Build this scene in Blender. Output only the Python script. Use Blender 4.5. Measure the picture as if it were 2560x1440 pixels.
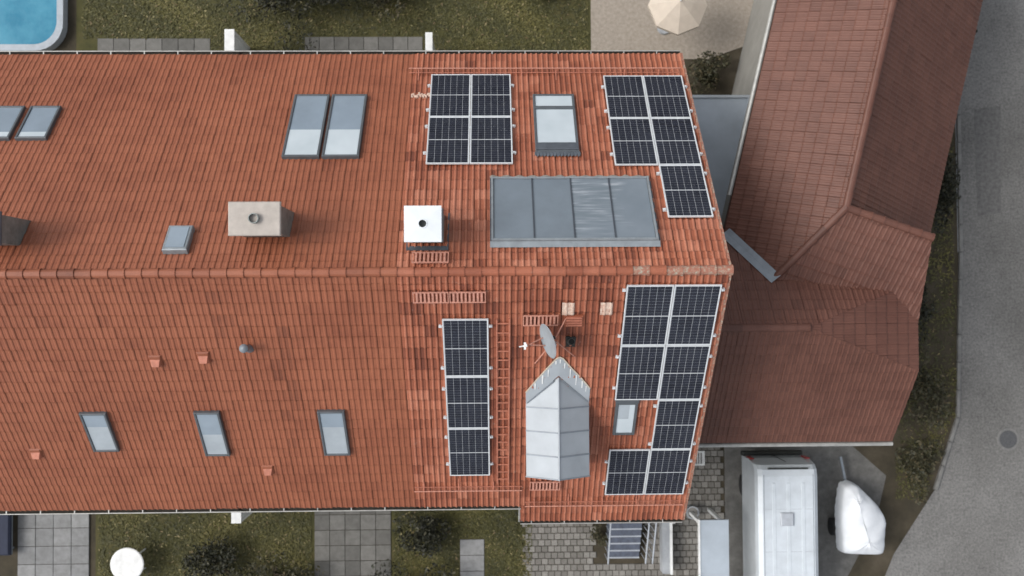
import bpy, bmesh, math, random
from mathutils import Vector, Matrix
R = math.radians
random.seed(7)
scene = bpy.context.scene
for o in list(bpy.data.objects):
    bpy.data.objects.remove(o)
col = scene.collection

# ------------------------------------------------------------------ camera, sky, sun, exposure
cam_d = bpy.data.cameras.new('camera')
cam = bpy.data.objects.new('camera', cam_d)
col.objects.link(cam)
cam.location = (0.0, -0.8328, 30.5543)
cam.rotation_euler = (0.02370793, -0.01992204, -0.00642558)
cam_d.sensor_width = 36.0
cam_d.lens = 36.0 * 2311.27 / 2560.0
cam_d.dof.use_dof = True
cam_d.dof.focus_distance = 22.3
cam_d.dof.aperture_fstop = 0.27
cam_d.clip_start = 0.5
cam_d.clip_end = 2000
scene.camera = cam

SUN_EL, SUN_AZ = R(48), R(-88)          # azimuth clockwise from +Y (top of the picture)
world = bpy.data.worlds.new('World')
scene.world = world
world.use_nodes = True
wn, wl = world.node_tree.nodes, world.node_tree.links
wn.clear()
sky = wn.new('ShaderNodeTexSky')
sky.sky_type = 'NISHITA'
sky.sun_disc = False
sky.sun_elevation = SUN_EL
sky.sun_rotation = SUN_AZ
sky.air_density = 1.0
sky.dust_density = 4.0
sky.ozone_density = 1.0
hsv = wn.new('ShaderNodeHueSaturation')
hsv.inputs['Saturation'].default_value = 0.30   # cloud cover: grey sky
bg = wn.new('ShaderNodeBackground')
bg.inputs['Strength'].default_value = 0.15
wo = wn.new('ShaderNodeOutputWorld')
wl.new(sky.outputs[0], hsv.inputs['Color'])
wl.new(hsv.outputs[0], bg.inputs['Color'])
wl.new(bg.outputs[0], wo.inputs['Surface'])
sun_d = bpy.data.lights.new('sun', 'SUN')
sun_d.energy = 0.9
sun_d.angle = R(22)
sun_d.color = (1.0, 0.965, 0.92)
sun = bpy.data.objects.new('sun', sun_d)
col.objects.link(sun)
sdir = Vector((math.sin(SUN_AZ) * math.cos(SUN_EL), math.cos(SUN_AZ) * math.cos(SUN_EL), math.sin(SUN_EL)))
sun.rotation_euler = (-sdir).to_track_quat('-Z', 'Y').to_euler()
sun.location = (0, 0, 60)
vs = scene.view_settings
vs.view_transform = 'Standard'
vs.look = 'None'
vs.exposure = 0.42
vs.gamma = 1.0
vs.use_curve_mapping = False

# ------------------------------------------------------------------ constants of the place
AL = R(39.328)
SA, CA, TA = math.sin(AL), math.cos(AL), math.tan(AL)
ZT = 10.545                       # apex of the tile plane
XL, XR = -2.1, 5.16               # party wall and gable end of the house in the middle
TW, TC = 7.26 / 26, 0.335            # tile cover width and course length
NP = 0.12                         # panel glass above the tiles

# ------------------------------------------------------------------ helpers
def rgb(r, g, b):
    f = lambda c: (c / 255) / 12.92 if c / 255 <= 0.04045 else ((c / 255 + 0.055) / 1.055) ** 2.4
    return (f(r), f(g), f(b), 1.0)

class Fr:
    """a frame: origin and three axes; maps local points to the world"""
    def __init__(s, o, x, y, z):
        s.o, s.x, s.y, s.z = Vector(o), Vector(x), Vector(y), Vector(z)
        s.flip = s.x.cross(s.y).dot(s.z) < 0
    def __call__(s, p):
        return s.o + s.x * p[0] + s.y * p[1] + s.z * p[2]
    def at(s, p):
        return Fr(s(p), s.x, s.y, s.z)
    def turn(s, a):
        c, d = math.cos(a), math.sin(a)
        return Fr(s.o, s.x * c + s.y * d, s.y * c - s.x * d, s.z)

WF = Fr((0, 0, 0), (1, 0, 0), (0, 1, 0), (0, 0, 1))
FN = Fr((0, 0, ZT), (1, 0, 0), (0, CA, -SA), (0, SA, CA))      # far slope  (x, distance down the slope, height above tiles)
FS = Fr((0, 0, ZT), (1, 0, 0), (0, -CA, -SA), (0, -SA, CA))    # near slope

class MB:
    def __init__(s, fr=WF):
        s.v, s.f, s.c, s.fr = [], [], [], fr
    def add(s, vs, fs, tint=None, fr=None):
        fr = fr or s.fr
        b = len(s.v)
        s.v += [fr(p) for p in vs]
        many = isinstance(tint, list)
        for q, f in enumerate(fs):
            g = [b + i for i in f]
            s.f.append(g[::-1] if fr.flip else g)
            s.c.append(tint[q] if many else (tint if tint is not None else 0.5))
        return s
    def box(s, x0, x1, y0, y1, z0, z1, fr=None, tint=None, ins=0.0):
        i = ins
        vs = [(x0, y0, z0), (x1, y0, z0), (x1, y1, z0), (x0, y1, z0), (x0 + i, y0 + i, z1), (x1 - i, y0 + i, z1), (x1 - i, y1 - i, z1), (x0 + i, y1 - i, z1)]
        return s.add(vs, [(3, 2, 1, 0), (4, 5, 6, 7), (0, 1, 5, 4), (1, 2, 6, 5), (2, 3, 7, 6), (3, 0, 4, 7)], tint, fr)
    def cbox(s, x0, x1, y0, y1, z0, z1, b=0.02, fr=None, tint=None):
        """box with bevelled upper edge"""
        vs = [(x0, y0, z0), (x1, y0, z0), (x1, y1, z0), (x0, y1, z0), (x0, y0, z1 - b), (x1, y0, z1 - b), (x1, y1, z1 - b), (x0, y1, z1 - b),
              (x0 + b, y0 + b, z1), (x1 - b, y0 + b, z1), (x1 - b, y1 - b, z1), (x0 + b, y1 - b, z1)]
        fs = [(3, 2, 1, 0), (8, 9, 10, 11)]
        for k in range(4):
            m = (k + 1) % 4
            fs += [(k, m, 4 + m, 4 + k), (4 + k, 4 + m, 8 + m, 8 + k)]
        return s.add(vs, fs, tint, fr)
    def tube(s, pts, r, n=8, cap=True, fr=None, tint=None):
        """round tube along a polyline; r a number or one per point"""
        fr = fr or s.fr
        P = [fr(p) for p in pts]
        rr = r if isinstance(r, (list, tuple)) else [r] * len(P)
        vs, fs = [], []
        for i, p in enumerate(P):
            t = (P[min(i + 1, len(P) - 1)] - P[max(i - 1, 0)]).normalized()
            a = t.orthogonal().normalized() if abs(t.z) > 0.95 else t.cross(Vector((0, 0, 1))).normalized()
            b = t.cross(a)
            for k in range(n):
                w = 2 * math.pi * k / n
                vs.append(p + a * math.cos(w) * rr[i] + b * math.sin(w) * rr[i])
        for i in range(len(P) - 1):
            for k in range(n):
                m = (k + 1) % n
                fs.append((i * n + k, (i + 1) * n + k, (i + 1) * n + m, i * n + m))
        if cap:
            fs += [tuple(range(n)), tuple(range((len(P) - 1) * n, len(P) * n))[::-1]]
        return s.add(vs, fs, tint, WF)
    def lathe(s, prof, n=20, fr=None, tint=None):
        """prof: (radius, height) list turned round the frame's z axis"""
        vs, fs = [], []
        for r, z in prof:
            for k in range(n):
                w = 2 * math.pi * k / n
                vs.append((r * math.cos(w), r * math.sin(w), z))
        for i in range(len(prof) - 1):
            for k in range(n):
                m = (k + 1) % n
                fs.append((i * n + k, i * n + m, (i + 1) * n + m, (i + 1) * n + k))
        return s.add(vs, fs, tint, fr)
    def poly(s, pts, z0, z1, fr=None, tint=None):
        n = len(pts)
        vs = [(x, y, z0) for x, y in pts] + [(x, y, z1) for x, y in pts]
        fs = [tuple(range(n))[::-1], tuple(range(n, 2 * n))] + [(k, (k + 1) % n, n + (k + 1) % n, n + k) for k in range(n)]
        return s.add(vs, fs, tint, fr)
    def bar(s, a, b, w, h, fr=None, tint=None):
        """square bar from a to b, h measured along the frame's z"""
        fr = fr or s.fr
        A, B = fr(a), fr(b)
        t = (B - A).normalized()
        u = fr.z.cross(t)
        u = u.normalized() if u.length > 1e-4 else fr.x.copy()
        w_ = t.cross(u)
        vs = []
        for p in (A, B):
            for du, dw in ((-1, -1), (1, -1), (1, 1), (-1, 1)):
                vs.append(p + u * du * w / 2 + w_ * dw * h / 2)
        return s.add(vs, [(0, 1, 2, 3), (7, 6, 5, 4), (0, 4, 5, 1), (1, 5, 6, 2), (2, 6, 7, 3), (3, 7, 4, 0)], tint, WF)
    def mesh(s, name, mat, org=(0, 0, 0), smooth=False):
        me = bpy.data.meshes.new(name)
        o = Vector(org)
        me.from_pydata([(v - o)[:] for v in s.v], [], s.f)
        at = me.attributes.new('tint', 'FLOAT', 'FACE')
        at.data.foreach_set('value', s.c)
        if smooth:
            me.polygons.foreach_set('use_smooth', [True] * len(me.polygons))
        me.materials.append(mat)
        me.update()
        return me
    def build(s, name, mat, parent=None, smooth=False, org=None):
        if org is None:
            org = worldloc(parent) if parent else (0, 0, 0)
        ob = bpy.data.objects.new(name, s.mesh(name, mat, org, smooth))
        if parent:
            ob.parent = parent
        else:
            ob.location = org
        col.objects.link(ob)
        return ob

def worldloc(o):
    p = Vector((0, 0, 0))
    while o:
        p += o.location
        o = o.parent
    return p

def empty(name, loc, label, cat, group=None):
    o = bpy.data.objects.new(name, None)
    o.empty_display_size = 0.2
    o.location = loc
    col.objects.link(o)
    return tag(o, label, cat, group)

def tag(o, label, cat, group=None):
    o['label'] = label
    o['category'] = cat
    if group:
        o['group'] = group
    return o

def structure(o):
    o['kind'] = 'structure'
    return o

def stuff(o, label=None, cat=None):
    o['kind'] = 'stuff'
    if label:
        tag(o, label, cat)
    return o

def inst(name, me, parent, loc):
    o = bpy.data.objects.new(name, me)
    o.parent = parent
    o.location = loc
    col.objects.link(o)
    return o

# ------------------------------------------------------------------ materials
class NT:
    def __init__(s, name):
        s.m = bpy.data.materials.new(name)
        s.m.use_nodes = True
        s.n, s.l = s.m.node_tree.nodes, s.m.node_tree.links
        s.b = s.n['Principled BSDF']
        g = s.n.new('ShaderNodeNewGeometry')
        s.pos = g.outputs['Position']
    def noise(s, scale, detail=4, rough=0.55, vec=None, stretch=None):
        v = vec or s.pos
        if stretch:
            mp = s.n.new('ShaderNodeMapping')
            mp.inputs['Scale'].default_value = stretch
            s.l.new(v, mp.inputs['Vector'])
            v = mp.outputs[0]
        t = s.n.new('ShaderNodeTexNoise')
        t.inputs['Scale'].default_value = scale
        t.inputs['Detail'].default_value = detail
        t.inputs['Roughness'].default_value = rough
        s.l.new(v, t.inputs['Vector'])
        return t.outputs['Fac']
    def ramp(s, fac, stops):
        r = s.n.new('ShaderNodeValToRGB')
        el = r.color_ramp.elements
        while len(el) < len(stops):
            el.new(0.5)
        for e, (p, c) in zip(el, stops):
            e.position = p
            e.color = c if len(c) == 4 else (*c, 1)
        s.l.new(fac, r.inputs['Fac'])
        return r.outputs['Color']
    def mix(s, fac, a, b, mode='MIX'):
        m = s.n.new('ShaderNodeMix')
        m.data_type = 'RGBA'
        m.blend_type = mode
        for k, v in ((0, fac), (6, a), (7, b)):
            if hasattr(v, 'is_output'):
                s.l.new(v, m.inputs[k])
            else:
                m.inputs[k].default_value = v
        return m.outputs[2]
    def attr(s, name='tint'):
        a = s.n.new('ShaderNodeAttribute')
        a.attribute_name = name
        return a.outputs['Fac']
    def bump(s, h, strength=0.3, dist=0.01):
        b = s.n.new('ShaderNodeBump')
        b.inputs['Strength'].default_value = strength
        b.inputs['Distance'].default_value = dist
        s.l.new(h, b.inputs['Height'])
        s.l.new(b.outputs[0], s.b.inputs['Normal'])
    def set(s, colr=None, rough=None, metal=None, **kw):
        for k, v in (('Base Color', colr), ('Roughness', rough), ('Metallic', metal)):
            if v is None:
                continue
            if hasattr(v, 'is_output'):
                s.l.new(v, s.b.inputs[k])
            else:
                s.b.inputs[k].default_value = v
        for k, v in kw.items():
            s.b.inputs[k.replace('_', ' ')].default_value = v
        return s.m

def c3(r, g, b):
    return (r, g, b, 1.0)

def tile_material(name, a, b, c, lichen=0.62, grime=0.55):
    t = NT(name)
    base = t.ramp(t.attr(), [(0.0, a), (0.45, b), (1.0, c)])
    big = t.noise(0.55, 4, 0.6)
    base = t.mix(t.ramp(big, [(0.40, c3(0, 0, 0)), (0.70, c3(grime, grime, grime))]), base, c3(0.62, 0.52, 0.48), 'MULTIPLY')
    pat = t.noise(2.4, 5, 0.62)
    base = t.mix(t.ramp(pat, [(0.46, c3(0, 0, 0)), (0.70, c3(grime, grime, grime))]), base, c3(0.70, 0.62, 0.58), 'MULTIPLY')
    fine = t.noise(38, 3, 0.6)
    base = t.mix(0.5, base, t.ramp(fine, [(0.3, c3(0.66, 0.62, 0.60)), (0.7, c3(1.12, 1.10, 1.08))]), 'MULTIPLY')
    mid = t.noise(6.5, 5, 0.65)
    base = t.mix(t.ramp(mid, [(lichen, c3(0, 0, 0)), (lichen + 0.10, c3(0.55, 0.55, 0.55))]), base, c3(0.36, 0.27, 0.22))
    t.bump(fine, 0.35, 0.006)
    return t.set(base, 0.55)

M = {}
M['tile'] = tile_material('clay_tile', c3(0.19, 0.056, 0.029), c3(0.36, 0.116, 0.060), c3(0.49, 0.202, 0.126), 0.64, 0.6)
M['tile_left'] = tile_material('clay_tile_left', c3(0.175, 0.057, 0.030), c3(0.31, 0.102, 0.051), c3(0.345, 0.122, 0.064), 0.70, 0.5)
M['tile_right'] = tile_material('clay_tile_brown', c3(0.108, 0.045, 0.031), c3(0.138, 0.058, 0.040), c3(0.165, 0.070, 0.048), 0.74, 0.5)
t = NT('lichen_ridge')
base = t.ramp(t.noise(14, 5, 0.7), [(0.40, c3(0.30, 0.125, 0.085)), (0.52, c3(0.33, 0.17, 0.12)), (0.60, c3(0.33, 0.28, 0.22)), (0.74, c3(0.42, 0.40, 0.33))])
t.bump(t.noise(40, 4), 0.5, 0.01)
M['lichen'] = t.set(base, 0.9)
t = NT('pale_tile')
M['pale'] = t.set(t.ramp(t.noise(18, 4, 0.7), [(0.35, c3(0.50, 0.30, 0.22)), (0.65, c3(0.66, 0.55, 0.46))]), 0.6)
t = NT('deck')
M['deck'] = t.set(c3(0.085, 0.04, 0.028), 0.95)
def plain(name, colr, rough=0.5, metal=0.0, var=0.12, scale=5.0, **kw):
    t = NT(name)
    k = t.noise(scale, 5, 0.6)
    lo = tuple(max(0.0, x * (1 - var)) for x in colr[:3])
    hi = tuple(min(1.0, x * (1 + var)) for x in colr[:3])
    m = t.set(t.ramp(k, [(0.3, lo), (0.7, hi)]), rough, metal, **kw)
    return m
M['alu'] = plain('anodised_frame', c3(0.70, 0.73, 0.75), 0.35, 0.25, 0.06)
M['backsheet'] = plain('white_backsheet', c3(0.46, 0.48, 0.50), 0.3)
t = NT('solar_cell')
cc = t.ramp(t.attr(), [(0.0, c3(0.010, 0.012, 0.021)), (1.0, c3(0.019, 0.022, 0.036))])
M['cell'] = t.set(t.mix(t.ramp(t.noise(0.9, 3), [(0.35, c3(0, 0, 0)), (0.7, c3(0.5, 0.5, 0.5))]), cc, c3(0.030, 0.035, 0.050)), t.ramp(t.noise(0.7, 2), [(0.3, c3(0.22, 0.22, 0.22)), (0.7, c3(0.34, 0.34, 0.34))]), 0.0, IOR=1.42)
M['zinc'] = plain('zinc_sheet', c3(0.355, 0.39, 0.42), 0.5, 0.05, 0.10, 1.3)
M['zincdark'] = plain('zinc_seam', c3(0.23, 0.26, 0.29), 0.5, 0.2)
M['lead'] = plain('lead_flashing', c3(0.085, 0.098, 0.115), 0.5, 0.1, 0.2)
M['gutter'] = plain('weathered_gutter', c3(0.40, 0.40, 0.38), 0.5, 0.3, 0.2)
M['gutter_in'] = plain('gutter_trough', c3(0.030, 0.026, 0.020), 0.9, 0, 0.4, 12)  # mottled near-black brown of the gutter trough
M['winframe'] = plain('grey_window_frame', c3(0.105, 0.118, 0.130), 0.4, 0.2)
t = NT('pane_over_blind')
M['pane'] = t.set(t.ramp(t.noise(1.5, 2), [(0.3, c3(0.50, 0.57, 0.61)), (0.7, c3(0.58, 0.65, 0.69))]), 0.12, 0, Coat_Weight=1.0, Coat_Roughness=0.03)
M['pane_grey'] = plain('pane_half_blind', c3(0.38, 0.43, 0.47), 0.12, 0, 0.08, 2, Coat_Weight=1.0)
M['pane_blue'] = plain('pane_sky', c3(0.25, 0.31, 0.37), 0.10, 0, 0.10, 1, Coat_Weight=1.0)
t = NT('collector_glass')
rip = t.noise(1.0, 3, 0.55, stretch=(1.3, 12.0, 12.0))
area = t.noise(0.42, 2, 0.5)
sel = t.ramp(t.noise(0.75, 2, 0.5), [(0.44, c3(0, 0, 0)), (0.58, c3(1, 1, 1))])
g = t.mix(sel, t.ramp(t.noise(1.1, 3), [(0.3, c3(0.150, 0.185, 0.220)), (0.7, c3(0.195, 0.232, 0.268))]), t.ramp(rip, [(0.40, c3(0.155, 0.19, 0.22)), (0.56, c3(0.205, 0.24, 0.275)), (0.70, c3(0.33, 0.365, 0.40))]))  # streaky sky reflections painted into the glass colour
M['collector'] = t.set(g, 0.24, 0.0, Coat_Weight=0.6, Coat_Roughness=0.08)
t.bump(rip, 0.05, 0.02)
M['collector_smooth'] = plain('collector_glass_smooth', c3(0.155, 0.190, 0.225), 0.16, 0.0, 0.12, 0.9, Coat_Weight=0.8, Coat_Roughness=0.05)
M['coll_frame'] = plain('collector_frame', c3(0.27, 0.30, 0.32), 0.45, 0.3, 0.15)
M['coll_bar'] = plain('collector_bar', c3(0.055, 0.065, 0.08), 0.5)
M['apron'] = plain('weathered_apron', c3(0.30, 0.27, 0.235), 0.7, 0, 0.3, 14)
M['chimcap'] = plain('white_cover_plate', c3(0.68, 0.72, 0.745), 0.4, 0, 0.04, 4)
M['chimclad'] = plain('chimney_cladding', c3(0.20, 0.22, 0.21), 0.5, 0.2, 0.25, 6)
M['soot'] = plain('soot', c3(0.008, 0.008, 0.007), 0.9)
M['black'] = plain('black_plastic', c3(0.018, 0.020, 0.018), 0.55)
M['redmetal'] = plain('red_painted_metal', c3(0.44, 0.165, 0.105), 0.55, 0, 0.2, 9)
M['pinkmetal'] = plain('faded_red_grate', c3(0.52, 0.25, 0.185), 0.6, 0, 0.25, 16)
M['dish'] = plain('dish_grey', c3(0.30, 0.34, 0.37), 0.45, 0.1)
M['white'] = plain('white_plastic', c3(0.74, 0.75, 0.74), 0.4)
M['wall'] = plain('plaster', c3(0.60, 0.57, 0.51), 0.9, 0, 0.08, 3)
M['wall_grey'] = plain('grey_render', c3(0.24, 0.235, 0.215), 0.9, 0, 0.12, 2)
M['white_paint'] = plain('white_car_paint', c3(0.56, 0.61, 0.65), 0.28, 0, 0.10, 2.2, Coat_Weight=0.8)
M['carglass'] = plain('vehicle_glass', c3(0.02, 0.024, 0.03), 0.06)
M['tyre'] = plain('tyre', c3(0.02, 0.02, 0.02), 0.85)
M['lamp_red'] = plain('tail_lamp', c3(0.35, 0.02, 0.02), 0.2)
M['flatroof'] = plain('grey_membrane', c3(0.36, 0.41, 0.46), 0.6, 0, 0.12, 1.2)
M['cream'] = plain('cream_fabric', c3(0.54, 0.47, 0.39), 0.85, 0, 0.06)
M['steel_blue'] = plain('blue_grey_step', c3(0.085, 0.10, 0.135), 0.6, 0, 0.25, 8)
M['pale_edge'] = plain('pale_nosing', c3(0.40, 0.43, 0.47), 0.6)
M['concrete'] = plain('pale_concrete', c3(0.34, 0.36, 0.38), 0.85, 0, 0.15, 4)
M['navy'] = plain('navy_fabric', c3(0.02, 0.026, 0.05), 0.8)
M['bark'] = plain('bark', c3(0.07, 0.05, 0.035), 0.9, 0, 0.3, 20)
t = NT('pool_water')
M['water'] = t.set(t.ramp(t.noise(1.2, 3), [(0.35, c3(0.030, 0.185, 0.29)), (0.65, c3(0.070, 0.27, 0.38))]), 0.06, 0, IOR=1.33)
t.bump(t.noise(4.0, 3), 0.15, 0.05)
def ground_mat(name, stops, scale, rough=0.95, bump=0.4, bscale=30):
    t = NT(name)
    k = t.noise(scale, 8, 0.68)
    m = t.set(t.ramp(k, stops), rough)
    t.bump(t.noise(bscale, 4), bump, 0.02)
    return m
M['earth'] = ground_mat('earth', [(0.3, c3(0.030, 0.026, 0.016)), (0.5, c3(0.055, 0.045, 0.028)), (0.7, c3(0.085, 0.070, 0.048))], 0.9)
M['lawnbase'] = ground_mat('lawn_soil', [(0.3, c3(0.042, 0.042, 0.014)), (0.5, c3(0.066, 0.063, 0.020)), (0.7, c3(0.095, 0.080, 0.032))], 1.4)
t = NT('asphalt')
bs = t.ramp(t.noise(0.13, 3, 0.5), [(0.38, c3(0.120, 0.118, 0.113)), (0.62, c3(0.205, 0.203, 0.197))])
bs = t.mix(0.45, bs, t.ramp(t.noise(2.6, 8, 0.75), [(0.32, c3(0.62, 0.61, 0.60)), (0.5, c3(1, 1, 1)), (0.72, c3(1.22, 1.21, 1.2))]), 'MULTIPLY')
bs = t.mix(0.9, bs, t.ramp(t.noise(13, 4, 0.8), [(0.34, c3(0.58, 0.58, 0.58)), (0.66, c3(1.35, 1.34, 1.32))]), 'MULTIPLY')
M['asphalt'] = t.set(bs, 0.9)
t.bump(t.noise(60, 4), 0.3, 0.02)
M['path'] = ground_mat('light_asphalt', [(0.3, c3(0.17, 0.172, 0.175)), (0.7, c3(0.25, 0.252, 0.256))], 0.5, 0.9, 0.3, 50)
M['patio'] = ground_mat('patio_slabs', [(0.25, c3(0.085, 0.083, 0.076)), (0.5, c3(0.135, 0.132, 0.124)), (0.75, c3(0.19, 0.186, 0.175))], 3.0)
M['patiolight'] = ground_mat('patio_light', [(0.3, c3(0.20, 0.205, 0.21)), (0.7, c3(0.28, 0.285, 0.29))], 2.2)
M['gravel'] = ground_mat('beige_gravel', [(0.3, c3(0.25, 0.215, 0.175)), (0.5, c3(0.32, 0.28, 0.235)), (0.7, c3(0.40, 0.355, 0.30))], 9, 0.95, 0.8, 40)
t = NT('paver')
pc = t.ramp(t.attr(), [(0.0, c3(0.16, 0.15, 0.136)), (0.5, c3(0.21, 0.20, 0.185)), (1.0, c3(0.27, 0.258, 0.24))])
M['paver'] = t.set(t.mix(0.6, pc, t.ramp(t.noise(22, 5), [(0.3, c3(0.55, 0.55, 0.52)), (0.7, c3(1.15, 1.14, 1.1))]), 'MULTIPLY'), 0.9)
t.bump(t.noise(60, 3), 0.4, 0.005)
def leaf_mat(name, stops):
    t = NT(name)
    m = t.set(t.ramp(t.attr(), stops), 0.65)
    return m
M['grass'] = leaf_mat('grass', [(0.0, c3(0.020, 0.022, 0.008)), (0.45, c3(0.070, 0.068, 0.018)), (0.78, c3(0.145, 0.128, 0.034)), (0.86, c3(0.15, 0.10, 0.05)), (1.0, c3(0.30, 0.26, 0.12))])
M['leaf_dark'] = leaf_mat('dark_leaf', [(0.0, c3(0.008, 0.009, 0.005)), (0.6, c3(0.024, 0.026, 0.012)), (1.0, c3(0.06, 0.055, 0.028))])
M['leaf'] = leaf_mat('mixed_leaf', [(0.0, c3(0.018, 0.020, 0.008)), (0.6, c3(0.055, 0.052, 0.024)), (1.0, c3(0.12, 0.095, 0.05))])

# ------------------------------------------------------------------ ground and paved areas (structure)
def sheet(name, pts, z, mat, label_kind='structure'):
    m = MB()
    m.add([(x, y, z) for x, y in pts], [tuple(range(len(pts)))])
    return structure(m.build(name, mat))

sheet('ground', [(-400, -400), (400, -400), (400, 400), (-400, 400)], -0.03, M['earth'])
sheet('road', [(15.6, 60), (15.6, 1), (15.4, -4.5), (14.6, -6.9), (13.2, -9.0), (11.5, -13), (11.5, -60), (60, -60), (60, 60)], 0.0, M['asphalt'])
sheet('driveway', [(6.9, -4.0), (13.6, -4.0), (12.6, -8.0), (11.5, -10), (10.6, -13), (6.9, -13)], -0.012, M['patio'])
sheet('verge', [(10.5, -4.2), (13.2, -6.6), (13.6, -7.4), (14.5, -6.9), (15.4, -4.5), (15.6, 1), (15.6, 60), (10.5, 60)], -0.009, M['earth'])
sheet('lawn', [(-13.7, 5.5), (3.3, 5.5), (3.3, 30), (-13.7, 30)], -0.006, M['lawnbase'])
sheet('front_lawn', [(-13.0, -5.5), (0.9, -5.5), (0.9, -30), (-13.0, -30)], -0.006, M['lawnbase'])
sheet('gravel_yard', [(3.3, 7.5), (7.2, 7.5), (9.2, 8.2), (9.2, 30), (3.3, 30)], 0.0, M['gravel'])
kb = structure(MB().add([(15.52, 30, -0.004), (15.52, 1, -0.004), (15.7, 1, -0.004), (15.7, 30, -0.004)], [(0, 1, 2, 3)]).build('kerb', M['concrete']))
kpts = [(15.6, 12.0), (15.6, 1.0), (15.4, -4.5), (14.6, -6.9)]
kl = []
for (ax, ay), (bx, by) in zip(kpts[:-1], kpts[1:]):
    Lk = math.hypot(bx - ax, by - ay)
    nk = max(1, int(round(Lk / 0.95)))
    for k in range(nk):
        kl.append((ax + (bx - ax) * (k + .5) / nk, ay + (by - ay) * (k + .5) / nk, math.atan2(by - ay, bx - ax), Lk / nk))
kme = MB().cbox(-0.465, 0.465, -0.06, 0.06, -0.05, 0.10, 0.02).mesh('kerb_stone', plain('kerb_stone', c3(0.17, 0.168, 0.16), 0.9, 0, 0.25, 3))
for (x, y, a, l) in kl:
    o = inst('kerb_stone', kme, kb, (x, y, random.uniform(-.006, .006)))
    o.rotation_euler.z = a
    o.scale.x = l / 0.95

sheet('road_patch', [(16.2, 2.2), (17.0, 2.3), (17.05, 5.9), (16.15, 5.8)], 0.004, plain('patched_asphalt', c3(0.115, 0.113, 0.109), 0.9, 0, 0.3, 9))
t = empty('manhole_cover', (17.1, -5.25, 0), 'round dark manhole cover in the road at the right edge', 'manhole cover')
fz = Fr((17.1, -5.25, 0), (1, 0, 0), (0, 1, 0), (0, 0, 1))
MB(fz).lathe([(0.001, 0.012), (0.29, 0.012), (0.29, 0.002)], 28).build('lid', plain('cast_iron', c3(0.085, 0.087, 0.09), 0.7, 0.2, 0.3, 30), t)
MB(fz).lathe([(0.30, 0.002), (0.30, 0.016), (0.37, 0.016), (0.38, 0.0)], 28).build('ring', plain('ring_concrete', c3(0.16, 0.158, 0.152), 0.9, 0, 0.2, 8), t)

def slab_field(name, x0, x1, y0, y1, w, h, mat, z=0.0):
    """slabs laid in rows with open joints on an earth bed"""
    base = structure(MB().add([(x0, y0, z - .002), (x1, y0, z - .002), (x1, y1, z - .002), (x0, y1, z - .002)], [(0, 1, 2, 3)]).build(name, M['earth']))
    m = MB()
    nx, ny = max(1, int(round((x1 - x0) / w))), max(1, int(round((y1 - y0) / h)))
    for i in range(nx):
        for j in range(ny):
            a, b = x0 + (x1 - x0) * i / nx, y0 + (y1 - y0) * j / ny
            d_ = random.uniform(-.004, .004)
            m.cbox(a + .008, a + (x1 - x0) / nx - .008, b + .008, b + (y1 - y0) / ny - .008, z - .03, z + .03 + d_, .006, tint=random.random())
    stuff(m.build('slab_field', mat, base))
def slab_mat(name, lo, hi):
    t = NT(name)
    pc = t.ramp(t.attr(), [(0.0, lo), (1.0, hi)])
    m = t.set(t.mix(0.7, pc, t.ramp(t.noise(5, 7, 0.7), [(0.3, c3(0.62, 0.61, 0.58)), (0.7, c3(1.15, 1.14, 1.12))]), 'MULTIPLY'), 0.9)
    return m
M['slab'] = slab_mat('grey_slab', c3(0.115, 0.113, 0.106), c3(0.175, 0.172, 0.162))
M['slab_light'] = slab_mat('pale_slab', c3(0.21, 0.215, 0.22), c3(0.28, 0.285, 0.29))
slab_field('patio', -13.0, -9.3, 5.5, 8.2, 0.5, 0.5, M['slab'])
slab_field('terrace', -6.2, -2.3, 5.5, 8.25, 0.5, 0.5, M['slab'])
slab_field('front_patio', -5.9, -3.4, -12.5, -5.5, 0.5, 0.5, M['slab'])
slab_field('side_patio', -15.5, -13.2, -12.5, -5.5, 0.58, 0.58, M['slab_light'])
slab_field('garden_path', -1.15, -0.35, -12.5, -8.35, 0.8, 0.52, M['slab_light'])

# pavers: brick-bond blocks, those in clear view single, the others joined
pv = structure(MB().add([(0.95, -6.0, -0.004), (0.95, -13, -0.004), (7.6, -13, -0.004), (7.6, -4.2, -0.004), (5.16, -4.2, -0.004), (5.16, -6.0, -0.004)], [(0, 1, 2, 3, 4, 5)]).build('paving', M['earth']))
PWX, PWY = 0.212, 0.205
pav_me = []
for k in range(8):
    m = MB()
    m.cbox(-PWX / 2 + 0.009, PWX / 2 - 0.009, -PWY / 2 + 0.009, PWY / 2 - 0.009, -0.03, 0.045, 0.012, tint=random.random())
    pav_me.append(m.mesh('paver', M['paver']))
rest = MB()
npav = 0
j = 0
y = -5.0
while y > -11:
    x = 1.0 + (0.5 * PWX if j % 2 else 0)
    while x < 7.5:
        ok = (x > 5.3) or y < -6.6
        gap = (3.3 < x < 4.95 and y > -9.2)
        if ok and not gap:
            vis = (1.1 < x < 3.5 and -8.45 < y < -7.55) or (5.7 < x < 6.85 and -7.6 < y < -5.3) or (5.75 < x < 6.7 and -8.5 < y < -7.6) or (4.95 < x < 5.4 and -8.5 < y < -7.6)
            dz = random.uniform(-0.008, 0.006)
            if vis and npav < 290:
                o = inst('paver', random.choice(pav_me), pv, (x, y, dz))
                o.rotation_euler.z = random.uniform(-0.03, 0.03)
                npav += 1
            else:
                rest.cbox(x - PWX / 2 + 0.009, x + PWX / 2 - 0.009, y - PWY / 2 + 0.009, y + PWY / 2 - 0.009, -0.03, 0.045 + dz, 0.012, tint=random.random())
        x += PWX
    y -= PWY
    j += 1
stuff(rest.build('paver_field', M['paver'], pv))

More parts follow.
